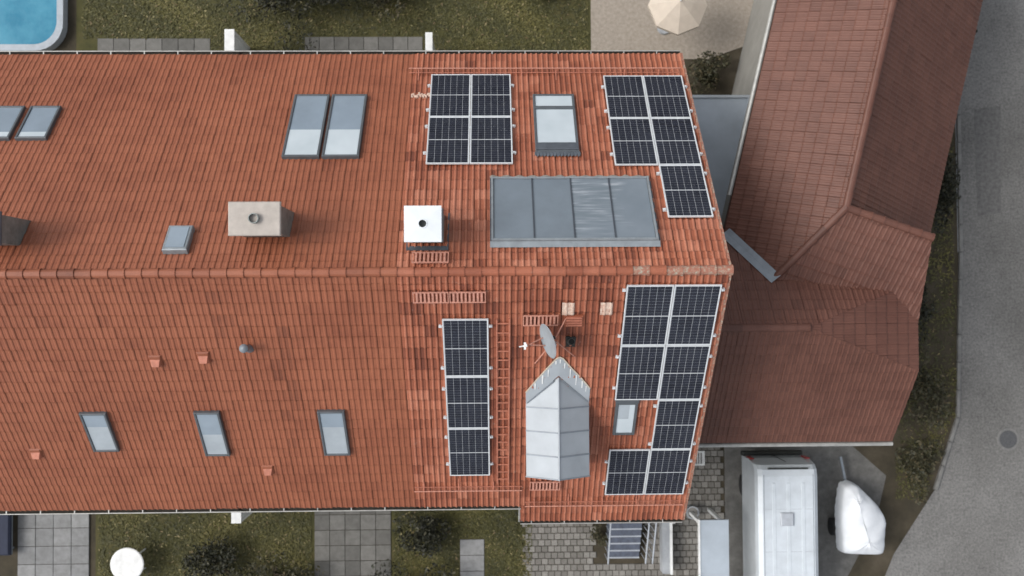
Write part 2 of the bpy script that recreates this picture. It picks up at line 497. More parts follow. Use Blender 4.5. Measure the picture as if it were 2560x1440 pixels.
# ------------------------------------------------------------------ roof tiles
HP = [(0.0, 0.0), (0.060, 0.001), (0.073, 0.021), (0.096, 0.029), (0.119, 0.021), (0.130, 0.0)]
HT = [-0.06, 0.06, 0.24, 0.22, 0.0, -0.12]          # the raised rolls are paler, the troughs between them darker
PROF = [(x, h) for x, h in HP] + [(x + TW / 2, h) for x, h in HP] + [(TW - 0.003, -0.006)]
def tile_geo():
    n = len(PROF)
    vs = [(x, 0.0, h) for x, h in PROF] + [(x, TC - 0.028, h + 0.042) for x, h in PROF] + [(x, TC + 0.012, h + 0.020) for x, h in PROF] + [(x, TC + 0.012, h - 0.004) for x, h in PROF]
    fs = []
    for r in range(3):
        for k in range(n - 1):
            fs.append((r * n + k, r * n + k + 1, (r + 1) * n + k + 1, (r + 1) * n + k))
    return vs, fs
TV, TF = tile_geo()
TV2 = [(x, y, z * 0.52) for x, y, z in TV]      # the flatter tiles of the neighbouring roofs
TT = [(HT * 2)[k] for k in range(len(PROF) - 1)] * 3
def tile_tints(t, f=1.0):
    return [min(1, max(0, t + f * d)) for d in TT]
def rtint():
    t = random.gauss(0.47, 0.15)
    if random.random() < 0.05:
        t += random.choice((-0.3, 0.3))
    return min(1, max(0, t))
def tile_into(mb, fr, x, s, tint, tv=None):
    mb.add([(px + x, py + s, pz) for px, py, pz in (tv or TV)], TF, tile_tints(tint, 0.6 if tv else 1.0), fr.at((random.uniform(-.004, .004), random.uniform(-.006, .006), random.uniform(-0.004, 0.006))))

def slope(house, roof, fr, x0, x1, send, mat, keep=None, single=None, skip=None):
    """lay tiles from the ridge down to send(x); keep(x,s) -> may be laid; single: set of cells laid as objects"""
    mb = MB(fr)
    ncol = int(round((x1 - x0) / TW))
    cells = []
    for c in range(ncol):
        x = x0 + c * TW
        e = send(x + TW / 2)
        nrow = int(math.ceil((e - 0.07) / TC))
        for r in range(nrow):
            s = e - (nrow - r) * TC
            if s < -0.02:
                s0 = max(s, -0.02)
            else:
                s0 = s
            if skip and skip(x + TW / 2, s0 + TC / 2):
                continue
            cells.append((c, r, x, s0))
    return mb, cells

house_org = (1.53, 0.0, 0.0)
house = empty('terraced_house', house_org, 'terraced house with orange clay tile roof carrying solar panels and a zinc dormer', 'house')
def deck(fr, x0, x1, s1, n=-0.02):
    return MB(fr).add([(x0, 0, n), (x1, 0, n), (x1, s1, n), (x0, s1, n), (x0, 0, n - 0.15), (x1, 0, n - 0.15), (x1, s1, n - 0.15), (x0, s1, n - 0.15)],
                      [(0, 1, 2, 3), (7, 6, 5, 4), (0, 4, 5, 1), (1, 5, 6, 2), (2, 6, 7, 3), (3, 7, 4, 0)])
EN, ES, ES2 = 7.90, 7.86, 8.50
STEPX = 0.78
dk = deck(FN, XL, XR, EN - 0.03)
dk.v += []
d2 = deck(FS, XL, STEPX, ES - 0.03)
d3 = deck(FS, STEPX, XR, ES2 - 0.03)
for d in (d2, d3):
    b = len(dk.v)
    dk.v += d.v
    dk.f += [[i + b for i in f] for f in d.f]
    dk.c += d.c
roof = dk.build('roof', M['deck'], house)
# walls below the roof (plastered), gable to the right
ze = ZT - 7.3 * SA
ye = 7.3 * CA
w = MB()
w.add([(XL + 0.02, -ye, -0.1), (XR - 0.14, -ye, -0.1), (XR - 0.14, ye, -0.1), (XL + 0.02, ye, -0.1),
       (XL + 0.02, -ye, ze - 0.28), (XR - 0.14, -ye, ze - 0.28), (XR - 0.14, ye, ze - 0.28), (XL + 0.02, ye, ze - 0.28),
       (XL + 0.02, 0, ZT - 0.30), (XR - 0.14, 0, ZT - 0.30)],
      [(0, 1, 5, 4), (2, 3, 7, 6), (1, 2, 6, 9, 5), (3, 0, 4, 8, 7)])
w.build('wall', M['wall'], house)

def under_dormer(x, s):
    return 0.95 < x < 2.15 and 3.75 < s < 6.3
blocked = [('N', -1.6, 0.5, 3.35, 6.85), ('N', 2.93, 5.02, 3.3, 6.8), ('N', 3.98, 5.02, 1.55, 3.3), ('N', -0.05, 3.68, 0.75, 2.9), ('N', 1.1, 2.1, 3.9, 6.0),
           ('N', -1.85, -1.05, 0.75, 1.65), ('S', -1.16, -0.11, 1.3, 6.5), ('S', 2.91, 5.0, 0.33, 3.83), ('S', 3.96, 5.0, 3.83, 5.6), ('S', 2.91, 5.0, 5.6, 7.35), ('S', 0.8, 2.3, 3.4, 6.7)]
def hidden(side, x, s):
    return any(b[0] == side and b[1] < x < b[2] and b[3] < s < b[4] for b in blocked)
mbN, cN = slope(house, roof, FN, XL, XR, lambda x: EN, M['tile'])
mbS, cS = slope(house, roof, FS, XL, XR, lambda x: ES if x < STEPX else ES2, M['tile'], skip=under_dormer)
allc = [('N', FN, c) for c in cN] + [('S', FS, c) for c in cS]
vis = [q for q in allc if not hidden(q[0], q[2][2] + TW / 2, q[2][3] + TC / 2)]
vis.sort(key=lambda q: q[2][3] + 0.06 * abs(q[2][2]))
single = set((q[0], q[2][0], q[2][1]) for q in vis[:298])
tile_me = {}
for sd, fr in (('N', FN), ('S', FS)):
    tile_me[sd] = []
    for k in range(12):
        f0 = Fr((0, 0, 0), fr.x, fr.y, fr.z)
        m = MB(f0)
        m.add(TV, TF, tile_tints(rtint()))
        tile_me[sd].append(m.mesh('roof_tile', M['tile']))
restN = MB(FN)
hv = Vector(house_org)
for sd, fr, (c, r, x, s) in allc:
    if (sd, c, r) in single:
        p = fr((x + random.uniform(-0.004, 0.004), s + random.uniform(-0.006, 0.006), random.uniform(-0.004, 0.006)))
        inst('roof_tile', random.choice(tile_me[sd]), roof, p - hv)
    else:
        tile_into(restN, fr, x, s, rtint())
stuff(restN.build('roof_tile_field', M['tile'], roof))

# ridge caps
def ridge_cap(fr, L, r=0.098, n=8, tint=0.5, mb=None, lift=0.0):
    """half-round cap along the frame's x, big end at x=L"""
    mb = mb or MB(fr)
    vs, fs = [], []
    for i, (x, rr) in enumerate(((0, r * 0.88), (L * 0.9, r), (L * 0.9, r * 1.10), (L, r * 1.10), (L, r * 0.9))):
        for k in range(n + 1):
            a = math.pi * (-0.08 + 1.16 * k / n)
            vs.append((x, rr * 1.12 * math.cos(a), rr * math.sin(a) * 0.95 + lift))
    for i in range(4):
        for k in range(n):
            fs.append((i * (n + 1) + k, i * (n + 1) + k + 1, (i + 1) * (n + 1) + k + 1, (i + 1) * (n + 1) + k))
    mb.add(vs, fs, tint, fr)
    return mb
RZ = ZT - 0.015
nr = 20
L = (XR - XL + 0.03) / nr
cap_me = [ridge_cap(WF, L + 0.02, tint=0.5 + 0.5 * (rtint() - 0.46)).mesh('ridge_tile', M['tile']) for _ in range(6)]
cap_li = [ridge_cap(WF, L + 0.02, tint=rtint()).mesh('ridge_tile', M['lichen']) for _ in range(2)]
for k in range(nr):
    li = k in (14, 16, 17, 18, 19)
    o = inst('ridge_tile', random.choice(cap_li if li else cap_me), roof, Vector((XL + k * L, random.uniform(-.006, .006), RZ + random.uniform(-.004, .004))) - hv)
    if li:
        o['label'] = 'ridge tile grey with lichen'
# verge tiles down the gable edge
vg = MB()
for fr, e in ((FN, EN), (FS, ES2)):
    s = e
    while s > 0.1:
        s0 = max(0.02, s - TC)
        q = random.uniform(-0.003, 0.003)
        tn = rtint()
        vg.add([(XR - 0.035, s0, 0.030 + q), (XR + 0.035, s0, 0.030 + q), (XR + 0.035, s + .01, 0.052 + q), (XR - 0.035, s + .01, 0.052 + q),
                (XR + 0.038, s0, -0.17), (XR + 0.038, s + .01, -0.15), (XR - 0.035, s0, -0.02), (XR - 0.035, s + .01, 0.0)],
               [(0, 1, 2, 3), (1, 4, 5, 2), (6, 0, 3, 7), (3, 2, 5, 7)], tn, fr)
        s -= TC
stuff(vg.build('verge_tile', M['lichen'], roof))

# ------------------------------------------------------------------ neighbours on the left (same roof line)
def neighbour(x0, x1, label, mat, seed):
    random.seed(seed)
    org = ((x0 + x1) / 2, 0, 0)
    h = empty('terraced_house', org, label, 'house', 'houses of the terrace')
    dk = deck(FN, x0, x1, EN - 0.03)
    d2 = deck(FS, x0, x1, ES - 0.03)
    b = len(dk.v)
    dk.v += d2.v
    dk.f += [[i + b for i in f] for f in d2.f]
    dk.c += d2.c
    rf = dk.build('roof', M['deck'], h)
    w = MB()
    w.add([(x0, -ye, -0.1), (x1, -ye, -0.1), (x1, ye, -0.1), (x0, ye, -0.1), (x0, -ye, ze - 0.28), (x1, -ye, ze - 0.28), (x1, ye, ze - 0.28), (x0, ye, ze - 0.28),
           (x0, 0, ZT - 0.30), (x1, 0, ZT - 0.30)], [(0, 1, 5, 4), (2, 3, 7, 6), (1, 2, 6, 9, 5), (3, 0, 4, 8, 7)])
    w.build('wall', M['wall'], h)
    mb = MB()
    for fr in (FN, FS):
        _, cells = slope(h, rf, fr, x0, x1, lambda x: EN if fr is FN else ES, mat)
        for c, r, x, s in cells:
            t = min(1, max(0, 0.54 + 0.4 * (rtint() - 0.5)))
            if fr is FS and ((-5.30 < x < -4.85 and 0.3 < s < 5.4) or (-6.3 < x < -5.9 and 0.3 < s < 1.6) or (-5.9 < x < -5.3 and 0.8 < s < 1.7)):
                t = max(0, t - random.uniform(0.0, 0.36))          # patches of tiles darkened by random amounts
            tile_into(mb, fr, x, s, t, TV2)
    stuff(mb.build('roof_tile_field', mat, rf))
    cp = MB()
    n = int(round((x1 - x0) / 0.363))
    L = (x1 - x0) / n
    for k in range(n):
        ridge_cap(WF.at((x0 + k * L, random.uniform(-.005, .005), RZ)), L + 0.02, tint=rtint(), mb=cp)
    stuff(cp.build('ridge_tile_row', mat, rf))
    for fr, e in ((FN, EN), (FS, ES)):
        gutter(h, fr, x0, x1, e)
    return h

def gutter(parent, fr, x0, x1, e, mats=None):
    """half-round gutter below the eave at slope length e"""
    ey = fr((0, e, 0))
    sg = 1 if fr is FN else -1
    y0, z0 = ey.y + sg * 0.045, ey.z - 0.03
    R0 = 0.066
    vs, fs = [], []
    n = 8
    for x in (x0, x1):
        for k in range(n + 1):
            a = math.pi + math.pi * k / n
            vs.append((x, y0 + R0 * math.cos(a), z0 + R0 * math.sin(a)))
    fs = [(k, k + 1, n + 2 + k, n + 1 + k) for k in range(n)]
    g = MB().add(vs, fs).add(vs[:n + 1], [tuple(range(n + 1))]).add(vs[n + 1:], [tuple(range(n + 1))]).build('gutter', M['gutter_in'], parent)
    rim = MB()
    rim.tube([(x0, y0 + sg * R0, z0 + 0.004), (x1, y0 + sg * R0, z0 + 0.004)], 0.017, 6)
    x = x0 + 0.3
    while x < x1:
        rim.bar((x, y0 - R0, z0 + 0.012), (x, y0 + R0 + 0.01, z0 + 0.012), 0.03, 0.006)
        x += 0.9
    rim.build('gutter_rim', M['gutter'], g)
    return g

random.seed(3)
gutter(house, FN, XL, XR - 0.02, EN)
gutter(house, FS, XL, STEPX - 0.08, ES)
gutter(house, FS, STEPX - 0.08, XR - 0.02, ES2)
# short return of the gutter where the eave steps down, and the side board
a0, b0 = FS((STEPX - 0.10, ES, 0)), FS((STEPX - 0.10, ES2, 0))
MB().tube([(STEPX - 0.115, a0.y - 0.03, a0.z - 0.03), (STEPX - 0.115, b0.y - 0.05, b0.z - 0.03)], 0.022, 6).tube([(STEPX - 0.03, a0.y, a0.z - 0.02), (STEPX - 0.03, b0.y, b0.z - 0.0)], 0.014, 6).build('gutter_return', M['gutter'], house)
MB(FS).box(STEPX - 0.02, STEPX + 0.035, ES, ES2 + 0.01, -0.16, 0.045, tint=0.3).build('side_board', M['tile'], house)
MB().tube([(STEPX - 0.06, b0.y + 0.02, 0), (STEPX - 0.06, b0.y + 0.02, b0.z - 0.12), (STEPX - 0.06, b0.y - 0.03, b0.z - 0.05)], 0.045, 8).build('downpipe', M['gutter'], house)
MB().tube([(4.95, -6.2, 0), (4.95, -6.2, 4.6), (4.95, -6.75, 4.95)], 0.045, 8).build('downpipe', M['white'], house)

neighbour(XL - 17 * TW, XL, 'terraced house directly left of the solar roof, with a pair of large skylights', M['tile_left'], 11)
neighbour(XL - 53 * TW, XL - 17 * TW, 'leftmost house of the terrace, with a small skylight pair at the picture edge', M['tile_left'], 12)

# ------------------------------------------------------------------ solar panels
PW, PH = 1.05, 1.76
def panel_meshes(fr0):
    fr = Fr((0, 0, 0), fr0.x, fr0.y, fr0.z)
    w, h, b = 1.038 / 2, 1.746 / 2, 0.030
    f = MB(fr)
    for (x0, x1, y0, y1) in ((-w, w, -h, -h + b), (-w, w, h - b, h), (-w, -w + b, -h + b, h - b), (w - b, w, -h + b, h - b)):
        f.cbox(x0, x1, y0, y1, 0.080, 0.120, 0.004)
    g = MB(fr)
    g.box(-w + b, w - b, -h + b, h - b, 0.095, 0.1125)
    res = {'frame': f.mesh('frame', M['alu']), 'sheet': g.mesh('backsheet', M['backsheet'])}
    cw, chh = (2 * w - 2 * b - 0.008) / 6, (2 * h - 2 * b - 0.040) / 20
    strs = []
    for hf in range(2):
        for c in range(6):
            m = MB(fr)
            x0 = -w + b + 0.004 + c * cw + 0.0036
            x1 = x0 + cw - 0.0072
            for k in range(10):
                y0 = -h + b + 0.006 + k * chh if hf == 0 else 0.014 + k * chh
                y1 = y0 + chh - 0.0028
                q = 0.008
                m.add([(x0 + q, y0, 0.115), (x1 - q, y0, 0.115), (x1, y0 + q, 0.115), (x1, y1, 0.115), (x0, y1, 0.115), (x0, y0 + q, 0.115)], [(0, 1, 2, 3, 4, 5)], random.random())
            strs.append(m.mesh('cell_string', M['cell']))
    res['cells'] = strs
    return res
PM = {'N': panel_meshes(FN), 'S': panel_meshes(FS)}
def panel(side, cx, cs, label):
    fr = FN if side == 'N' else FS
    p = empty('photovoltaic_module', fr((cx, cs, 0)), label, 'solar panel', 'solar panels on the tiled roof')
    pm = PM[side]
    inst('frame', pm['frame'], p, (0, 0, 0))
    b = inst('backsheet', pm['sheet'], p, (0, 0, 0))
    for me in pm['cells']:
        inst('cell_string', me, b, (0, 0, 0))
    p.rotation_euler = (0, 0, random.uniform(-0.0015, 0.0015))
    return p
def rails(side, x0, x1, slist, label, spans=None):
    fr = FN if side == 'N' else FS
    sc = sum(slist) / len(slist)
    t = empty('mounting_frame', fr(((x0 + x1) / 2, sc, 0)), label, 'mounting frame', 'frames that carry the solar panels')
    for i, s in enumerate(slist):
        a, b = spans[i] if spans else (x0, x1)
        r = MB(fr)
        r.box(a - 0.075, b + 0.075, s - 0.02, s + 0.02, 0.040, 0.078)
        ro = r.build('rail', M['alu'], t)
        for e, d in ((a, -1), (b, 1)):
            k = MB(fr)
            k.box(e + d * 0.006 - (0.035 if d < 0 else 0), e + d * 0.006 + (0.035 if d > 0 else 0), s - 0.028, s + 0.028, 0.079, 0.118)
            k.box(e + d * 0.055 - 0.025, e + d * 0.055 + 0.025, s - 0.012, s + 0.045, 0.079, 0.095)
            k.build('end_clamp', M['alu'], ro)
    return t

# far slope: block of four, block of five
X, S = -1.608, 6.879
for i, a in enumerate(('left', 'right')):
    for j, b in enumerate(('upper', 'lower')):
        panel('N', X + PW * (i + .5), S - PH * (j + .5), '%s %s solar panel of the block of four above the chimney' % (b, a))
rails('N', X, X + 2 * PW, [S - f for f in (0.45, 1.45, 2.10, 3.10)], 'aluminium rails under the block of four panels above the chimney')
X, S = 2.924, 6.813
for i, a in enumerate(('left', 'right')):
    for j, b in enumerate(('top', 'second')):
        panel('N', X + PW * (i + .5), S - PH * (j + .5), '%s row %s solar panel of the five panels at the upper right verge' % (b, a))
panel('N', X + PW * 1.5, S - PH * 2.5, 'single lowest solar panel of the five at the upper right, beside the flat collector')
rails('N', X, X + 2 * PW, [S - f for f in (0.45, 1.45, 2.10, 3.10, 3.80, 5.02)], 'aluminium rails under the five panels at the upper right verge',
      [(X, X + 2 * PW)] * 4 + [(X + PW, X + 2 * PW)] * 2)
# near slope: column of three, block of seven
X, S = -1.162, 1.248
for j, b in enumerate(('top', 'middle', 'bottom')):
    panel('S', X + PW * .5, S + PH * (j + .5), '%s solar panel of the single column left of the roof ladder' % b)
rails('S', X, X + PW, [S + f for f in (0.22, 1.50, 2.18, 3.15, 3.85, 4.85)], 'aluminium rails under the column of three panels left of the ladder')
X, S = 2.911, 0.316
for i, a in enumerate(('left', 'right')):
    for j, b in enumerate(('ridge-side', 'second')):
        panel('S', X + PW * (i + .5), S + PH * (j + .5), '%s solar panel in the %s row of the block right of the dormer' % (a, b))
panel('S', X + PW * 1.5, S + PH * 2.5, 'solar panel beside the small roof window, third down on the lower right verge')
for i, a in enumerate(('left', 'right')):
    panel('S', X + PW * (i + .5), S + PH * 3.5, '%s solar panel of the lowest pair near the front eave' % a)
rails('S', X, X + 2 * PW, [S + f for f in (0.15, 1.48, 2.12, 3.12, 3.75, 5.10, 5.75, 6.60)], 'aluminium rails under the seven panels right of the dormer',
      [(X, X + 2 * PW)] * 4 + [(X + PW, X + 2 * PW)] * 2 + [(X, X + 2 * PW)] * 2)

# ------------------------------------------------------------------ flat collector on the far slope
t = empty('solar_collector', FN((1.83, 1.82, 0)), 'large blue-grey flat glass collector of four fields above the ridge', 'solar collector')
m = MB(FN)
x0, x1, s0, s1 = -0.04, 3.68, 0.80, 2.86
m.box(x0, x1, s0, s1, -0.01, 0.095)
m.build('casing', M['coll_frame'], t)
fm = MB(FN)
for a in ((x0, x0 + 0.05, s0, s1), (x1 - 0.05, x1, s0, s1), (x0 + .05, x1 - .05, s0, s0 + 0.06), (x0 + .05, x1 - .05, s1 - 0.05, s1)):
    fm.cbox(*a, 0.0952, 0.150, 0.006)
fm.build('frame', M['coll_frame'], t)
fw = (x1 - x0 - 0.10) / 4
for k in range(4):
    a = x0 + 0.05 + k * fw
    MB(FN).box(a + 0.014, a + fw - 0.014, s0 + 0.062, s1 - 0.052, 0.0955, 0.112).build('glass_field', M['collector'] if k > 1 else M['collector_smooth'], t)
    if k:
        MB(FN).cbox(a - 0.0138, a + 0.0138, s0 + 0.062, s1 - 0.052, 0.0957, 0.140, 0.004).build('glazing_bar', M['coll_bar'], t)
MB(FN).box(x0 - 0.03, x0 - 0.003, s0 - .02, s1, 0.0, 0.10).box(x1 + 0.003, x1 + 0.05, s0 - .02, s1, 0.0, 0.06).build('side_flashing', M['lead'], t)
ap = MB(FN)
ap.add([(x0 - .03, s0 - 0.005, 0.11), (x1 + .03, s0 - 0.005, 0.11), (x1 + .03, s0 - 0.14, 0.055), (x0 - .03, s0 - 0.14, 0.055)], [(0, 1, 2, 3)])
ap.build('lower_apron', M['coll_frame'], t)
ap = MB(FN)
n = 60
vs = []
for k in range(n + 1):
    x = x0 - 0.03 + (x1 - x0 + 0.06) * k / n
    vs += [(x, s1 + 0.004, 0.10), (x, s1 + 0.13 + 0.03 * math.sin(k * 1.26) + random.uniform(-.015, .015), 0.050)]
ap.add(vs, [(2 * k, 2 * k + 2, 2 * k + 3, 2 * k + 1) for k in range(n)])
ap.build('upper_apron', M['apron'], t)

# ------------------------------------------------------------------ roof windows
def roof_window(side, x0, x1, s0, s1, label, kind, parent=None, group='roof windows'):
    """s0 is the ridge-side edge"""
    fr = FN if side == 'N' else FS
    t = empty('roof_window', fr(((x0 + x1) / 2, (s0 + s1) / 2, 0)), label, 'roof window', group)
    f = MB(fr)
    fw = 0.06 if kind != 'small' else 0.07
    for a in ((x0, x0 + fw, s0, s1), (x1 - fw, x1, s0, s1), (x0 + fw, x1 - fw, s0, s0 + fw), (x0 + fw, x1 - fw, s1 - fw, s1)):
        f.cbox(*a, 0.0, 0.115, 0.01)
    f.build('frame', M['winframe'], t)
    MB(fr).box(x0 + fw, x1 - fw, s0 + fw, s1 - fw, 0.0, 0.072).build('sash', M['winframe'], t)
    return t, fr, fw

t, fr, fw = roof_window('N', 1.04, 2.11, 3.80, 6.04, 'tall roof window with pale panes between the two upper solar blocks', 'big')
MB(fr).box(1.10, 2.045, 4.10, 5.43, 0.0721, 0.090).build('pane', M['pane'], t)
MB(fr).box(1.10, 2.045, 5.53, 5.979, 0.0721, 0.090).build('pane', M['pane'], t)
MB(fr).cbox(1.06, 2.09, 5.431, 5.529, 0.0905, 0.135, 0.012).build('cross_bar', M['winframe'], t)
MB(fr).cbox(1.05, 2.10, 3.85, 4.099, 0.1162, 0.145, 0.01).build('lower_cover', M['lead'], t)
ap = MB(fr)
vs = []
for k in range(41):
    x = 1.02 + 1.11 * k / 40
    vs += [(x, 3.798, 0.10), (x, 3.665 + 0.02 * math.sin(k * 2.1), 0.075 + 0.012 * math.sin(k * 2.1))]
ap.add(vs, [(2 * k, 2 * k + 1, 2 * k + 3, 2 * k + 2) for k in range(40)]).build('apron', M['lead'], t)

t, fr, fw = roof_window('S', 2.955, 3.50, 3.93, 5.06, 'small roof window between the solar panels right of the dormer', 'small')
MB(fr).box(3.025, 3.43, 4.001, 4.989, 0.0721, 0.090).build('pane', M['pane'], t)
MB(fr).box(3.03, 3.30, 4.01, 4.50, 0.0902, 0.094).build('roller_blind', M['pane_grey'], t)
MB(fr).box(2.94, 3.515, 3.84, 3.929, 0.0, 0.125).build('top_cover', M['winframe'], t)

def simple_window(side, x0, x1, s0, s1, label, light=0.4):
    t, fr, fw = roof_window(side, x0, x1, s0, s1, label, 'x')
    sm = s0 + (s1 - s0) * light
    MB(fr).box(x0 + fw, x1 - fw, s0 + fw, sm, 0.0721, 0.092).build('pane', M['pane'] if side == 'N' else M['pane_blue'], t)
    MB(fr).box(x0 + fw, x1 - fw, sm, s1 - fw, 0.0721, 0.090).build('pane', M['pane_blue'] if side == 'N' else M['pane_grey'], t)
    return t
simple_window('N', -5.08, -4.18, 3.65, 6.05, 'left of the two large roof windows side by side on the roof left of the panels', 0.42)
simple_window('N', -4.12, -3.22, 3.65, 6.05, 'right of the two large roof windows side by side on the roof left of the panels', 0.42)
simple_window('N', -12.55, -11.80, 4.35, 5.60, 'left of the roof window pair at the left picture edge', 0.2)
simple_window('N', -11.66, -10.90, 4.35, 5.60, 'right of the roof window pair at the left picture edge', 0.2)
simple_window('S', -10.02, -9.38, 4.15, 5.50, 'leftmost of the three roof windows low on the near slope', 0.35)
simple_window('S', -7.28, -6.66, 4.15, 5.70, 'middle one of the three roof windows low on the near slope', 0.5)
simple_window('S', -4.30, -3.64, 4.15, 5.72, 'right one of the three roof windows low on the near slope', 0.35)

# ------------------------------------------------------------------ chimney with white cover plate
t = empty('chimney', FN((-1.46, 1.0, 0)), 'chimney with grey cladding under a square white cover plate with flue hole', 'chimney')
MB().box(-1.80, -1.10, 0.66, 1.32, 9.3, 10.88).build('shaft', M['chimclad'], t)
MB().box(-1.83, -1.07, 0.63, 1.35, 10.70, 10.86).build('collar', M['coll_frame'], t)
c = MB()
n = 24
cx, cy, hr = -1.49, 1.00, 0.082
z1, z0 = 11.03, 10.99
sq = []
for k in range(n):
    a = 2 * math.pi * k / n
    q = max(abs(math.cos(a)), abs(math.sin(a)))
    sq.append((-1.485 + 0.395 * math.cos(a) / q, 0.995 + 0.385 * math.sin(a) / q))
ci = [(cx + hr * math.cos(2 * math.pi * k / n), cy + hr * math.sin(2 * math.pi * k / n)) for k in range(n)]
vs = [(x, y, z1) for x, y in sq] + [(x, y, z1 + 0.018) for x, y in ci] + [(x, y, z0) for x, y in sq] + [(x, y, z0 - 0.2) for x, y in ci]
fs = []
for k in range(n):
    k2 = (k + 1) % n
    fs += [(k, k2, n + k2, n + k), (k2, k, 2 * n + k, 2 * n + k2), (n + k, n + k2, 3 * n + k2, 3 * n + k)]
c.add(vs, fs)
for xx in (-1.80, -1.17):
    for yy in (0.68, 1.31):
        c.box(xx - 0.02, xx + 0.02, yy - 0.02, yy + 0.02, 10.87, 10.995)
cp = c.build('cover_plate', M['chimcap'], t)
MB().lathe([(0.001, 10.72), (0.081, 10.72), (0.081, 11.045)], 20, fr=Fr((cx, cy, 0), (1, 0, 0), (0, 1, 0), (0, 0, 1))).build('flue', M['soot'], cp)
MB().lathe([(0.079, 11.02), (0.081, 11.058), (0.100, 11.058), (0.103, 11.04)], 24, fr=Fr((cx, cy, 0), (1, 0, 0), (0, 1, 0), (0, 0, 1))).build('flue_collar', M['chimcap'], cp)
MB(FN).box(-1.90, -1.0, 0.60, 0.72, 0.03, 0.05).box(-1.02, -0.99, 0.6, 1.75, 0.03, 0.055).box(-1.92, -1.89, 0.6, 1.75, 0.03, 0.055).build('flashing', M['lead'], t)

# neighbours' chimneys and pipes
def chimney(cx, cy, wx, wy, ztop, label, mat):
    zb = ZT - abs(cy) * TA
    t = empty('chimney', (cx, cy, zb), label, 'chimney')
    MB().box(cx - wx / 2, cx + wx / 2, cy - wy / 2, cy + wy / 2, zb - 0.6, ztop - 0.08).build('shaft', M['chimclad'], t)
    MB().cbox(cx - wx / 2 - 0.06, cx + wx / 2 + 0.06, cy - wy / 2 - 0.06, cy + wy / 2 + 0.06, ztop - 0.0795, ztop, 0.02).build('cap', mat, t)
    MB().lathe([(0.001, ztop - .02), (0.09, ztop - .02), (0.09, ztop + 0.10), (0.11, ztop + 0.10), (0.11, ztop - .01)], 16, fr=Fr((cx, cy, 0), (1, 0, 0), (0, 1, 0), (0, 0, 1))).build('flue', M['chimclad'], t)
    return t
chimney(-5.02, 1.12, 0.98, 0.60, 11.05, 'broad chimney with pale stone cap on the roof left of the panels', plain('stone_cap', c3(0.42, 0.38, 0.34), 0.85))
chimney(-10.72, 0.95, 0.60, 0.60, 10.95, 'dark slate-clad chimney at the left picture edge', M['lead'])
t = empty('roof_hatch', FN((-6.95, 0.95, 0)), 'small grey roof hatch on the far slope left of the broad chimney', 'roof hatch')
MB(FN).cbox(-7.22, -6.68, 0.55, 1.30, 0.0, 0.16, 0.02).build('frame', M['coll_frame'], t)
MB(FN).box(-7.15, -6.75, 0.62, 1.23, 0.161, 0.175).build('pane', M['pane_blue'], t)

# ------------------------------------------------------------------ step grates, ladder, snow guards
def step_grate(side, x0, x1, s0, s1, label):
    fr = FN if side == 'N' else FS
    sg = 1 if side == 'N' else -1
    t = empty('roof_step', fr(((x0 + x1) / 2, (s0 + s1) / 2, 0)), label, 'roof step', 'roof steps for the chimney sweep')
    # tread grating on two brackets
    yc = fr((0, (s0 + s1) / 2, 0))
    f = Fr((0, yc.y, yc.z) , (1, 0, 0), fr.y * sg, fr.z).at((0, 0, 0.10))
    d = abs(s1 - s0) / 2
    g = MB(f)
    g.box(x0, x1, -d, -d + 0.022, 0, 0.03).box(x0, x1, d - 0.022, d, 0, 0.03).box(x0, x0 + 0.02, -d + .022, d - .022, 0, 0.03).box(x1 - 0.02, x1, -d + .022, d - .022, 0, 0.03)
    n = int((x1 - x0) / 0.085)
    for k in range(1, n):
        xx = x0 + (x1 - x0) * k / n
        g.box(xx - 0.022, xx + 0.022, -d + .022, d - .022, 0.004, 0.029)
    g.build('tread', M['pinkmetal'], t)
    b = MB(f)
    for xx in (x0 + 0.12, x1 - 0.12):
        b.bar((xx, -d, -0.01), (xx, d, -0.01), 0.03, 0.012).bar((xx, -sg * d, -0.01), (xx, -sg * d * 0.9, -0.10), 0.03, 0.012)
    b.build('bracket', M['redmetal'], t)
    return t
step_grate('N', -1.77, -0.97, 0.16, 0.47, 'red roof step grate just below the white chimney plate')
step_grate('S', -1.77, -0.985, 0.47, 0.77, 'left of the two joined red step grates on the near slope below the chimney')
step_grate('S', -0.965, -0.17, 0.47, 0.77, 'right of the two joined red step grates on the near slope below the chimney')
step_grate('S', 0.66, 1.45, 1.15, 1.45, 'red step grate above the satellite dish')
step_grate('S', 0.92, 1.72, 6.80, 7.12, 'red step grate at the foot of the zinc dormer')

t = empty('roof_ladder', FS((0.215, 4.06, 0)), 'long red roof ladder lying on the tiles between solar column and dormer', 'ladder')
for xx in (0.07, 0.36):
    MB(FS).box(xx - 0.015, xx + 0.015, 1.28, 6.86, 0.055, 0.095).build('ladder_rail', M['redmetal'], t)
for k in range(20):
    s = 1.411 + 0.2785 * k
    MB(FS).box(0.086, 0.344, s - 0.014, s + 0.014, 0.066, 0.088).build('rung', M['redmetal'], t)

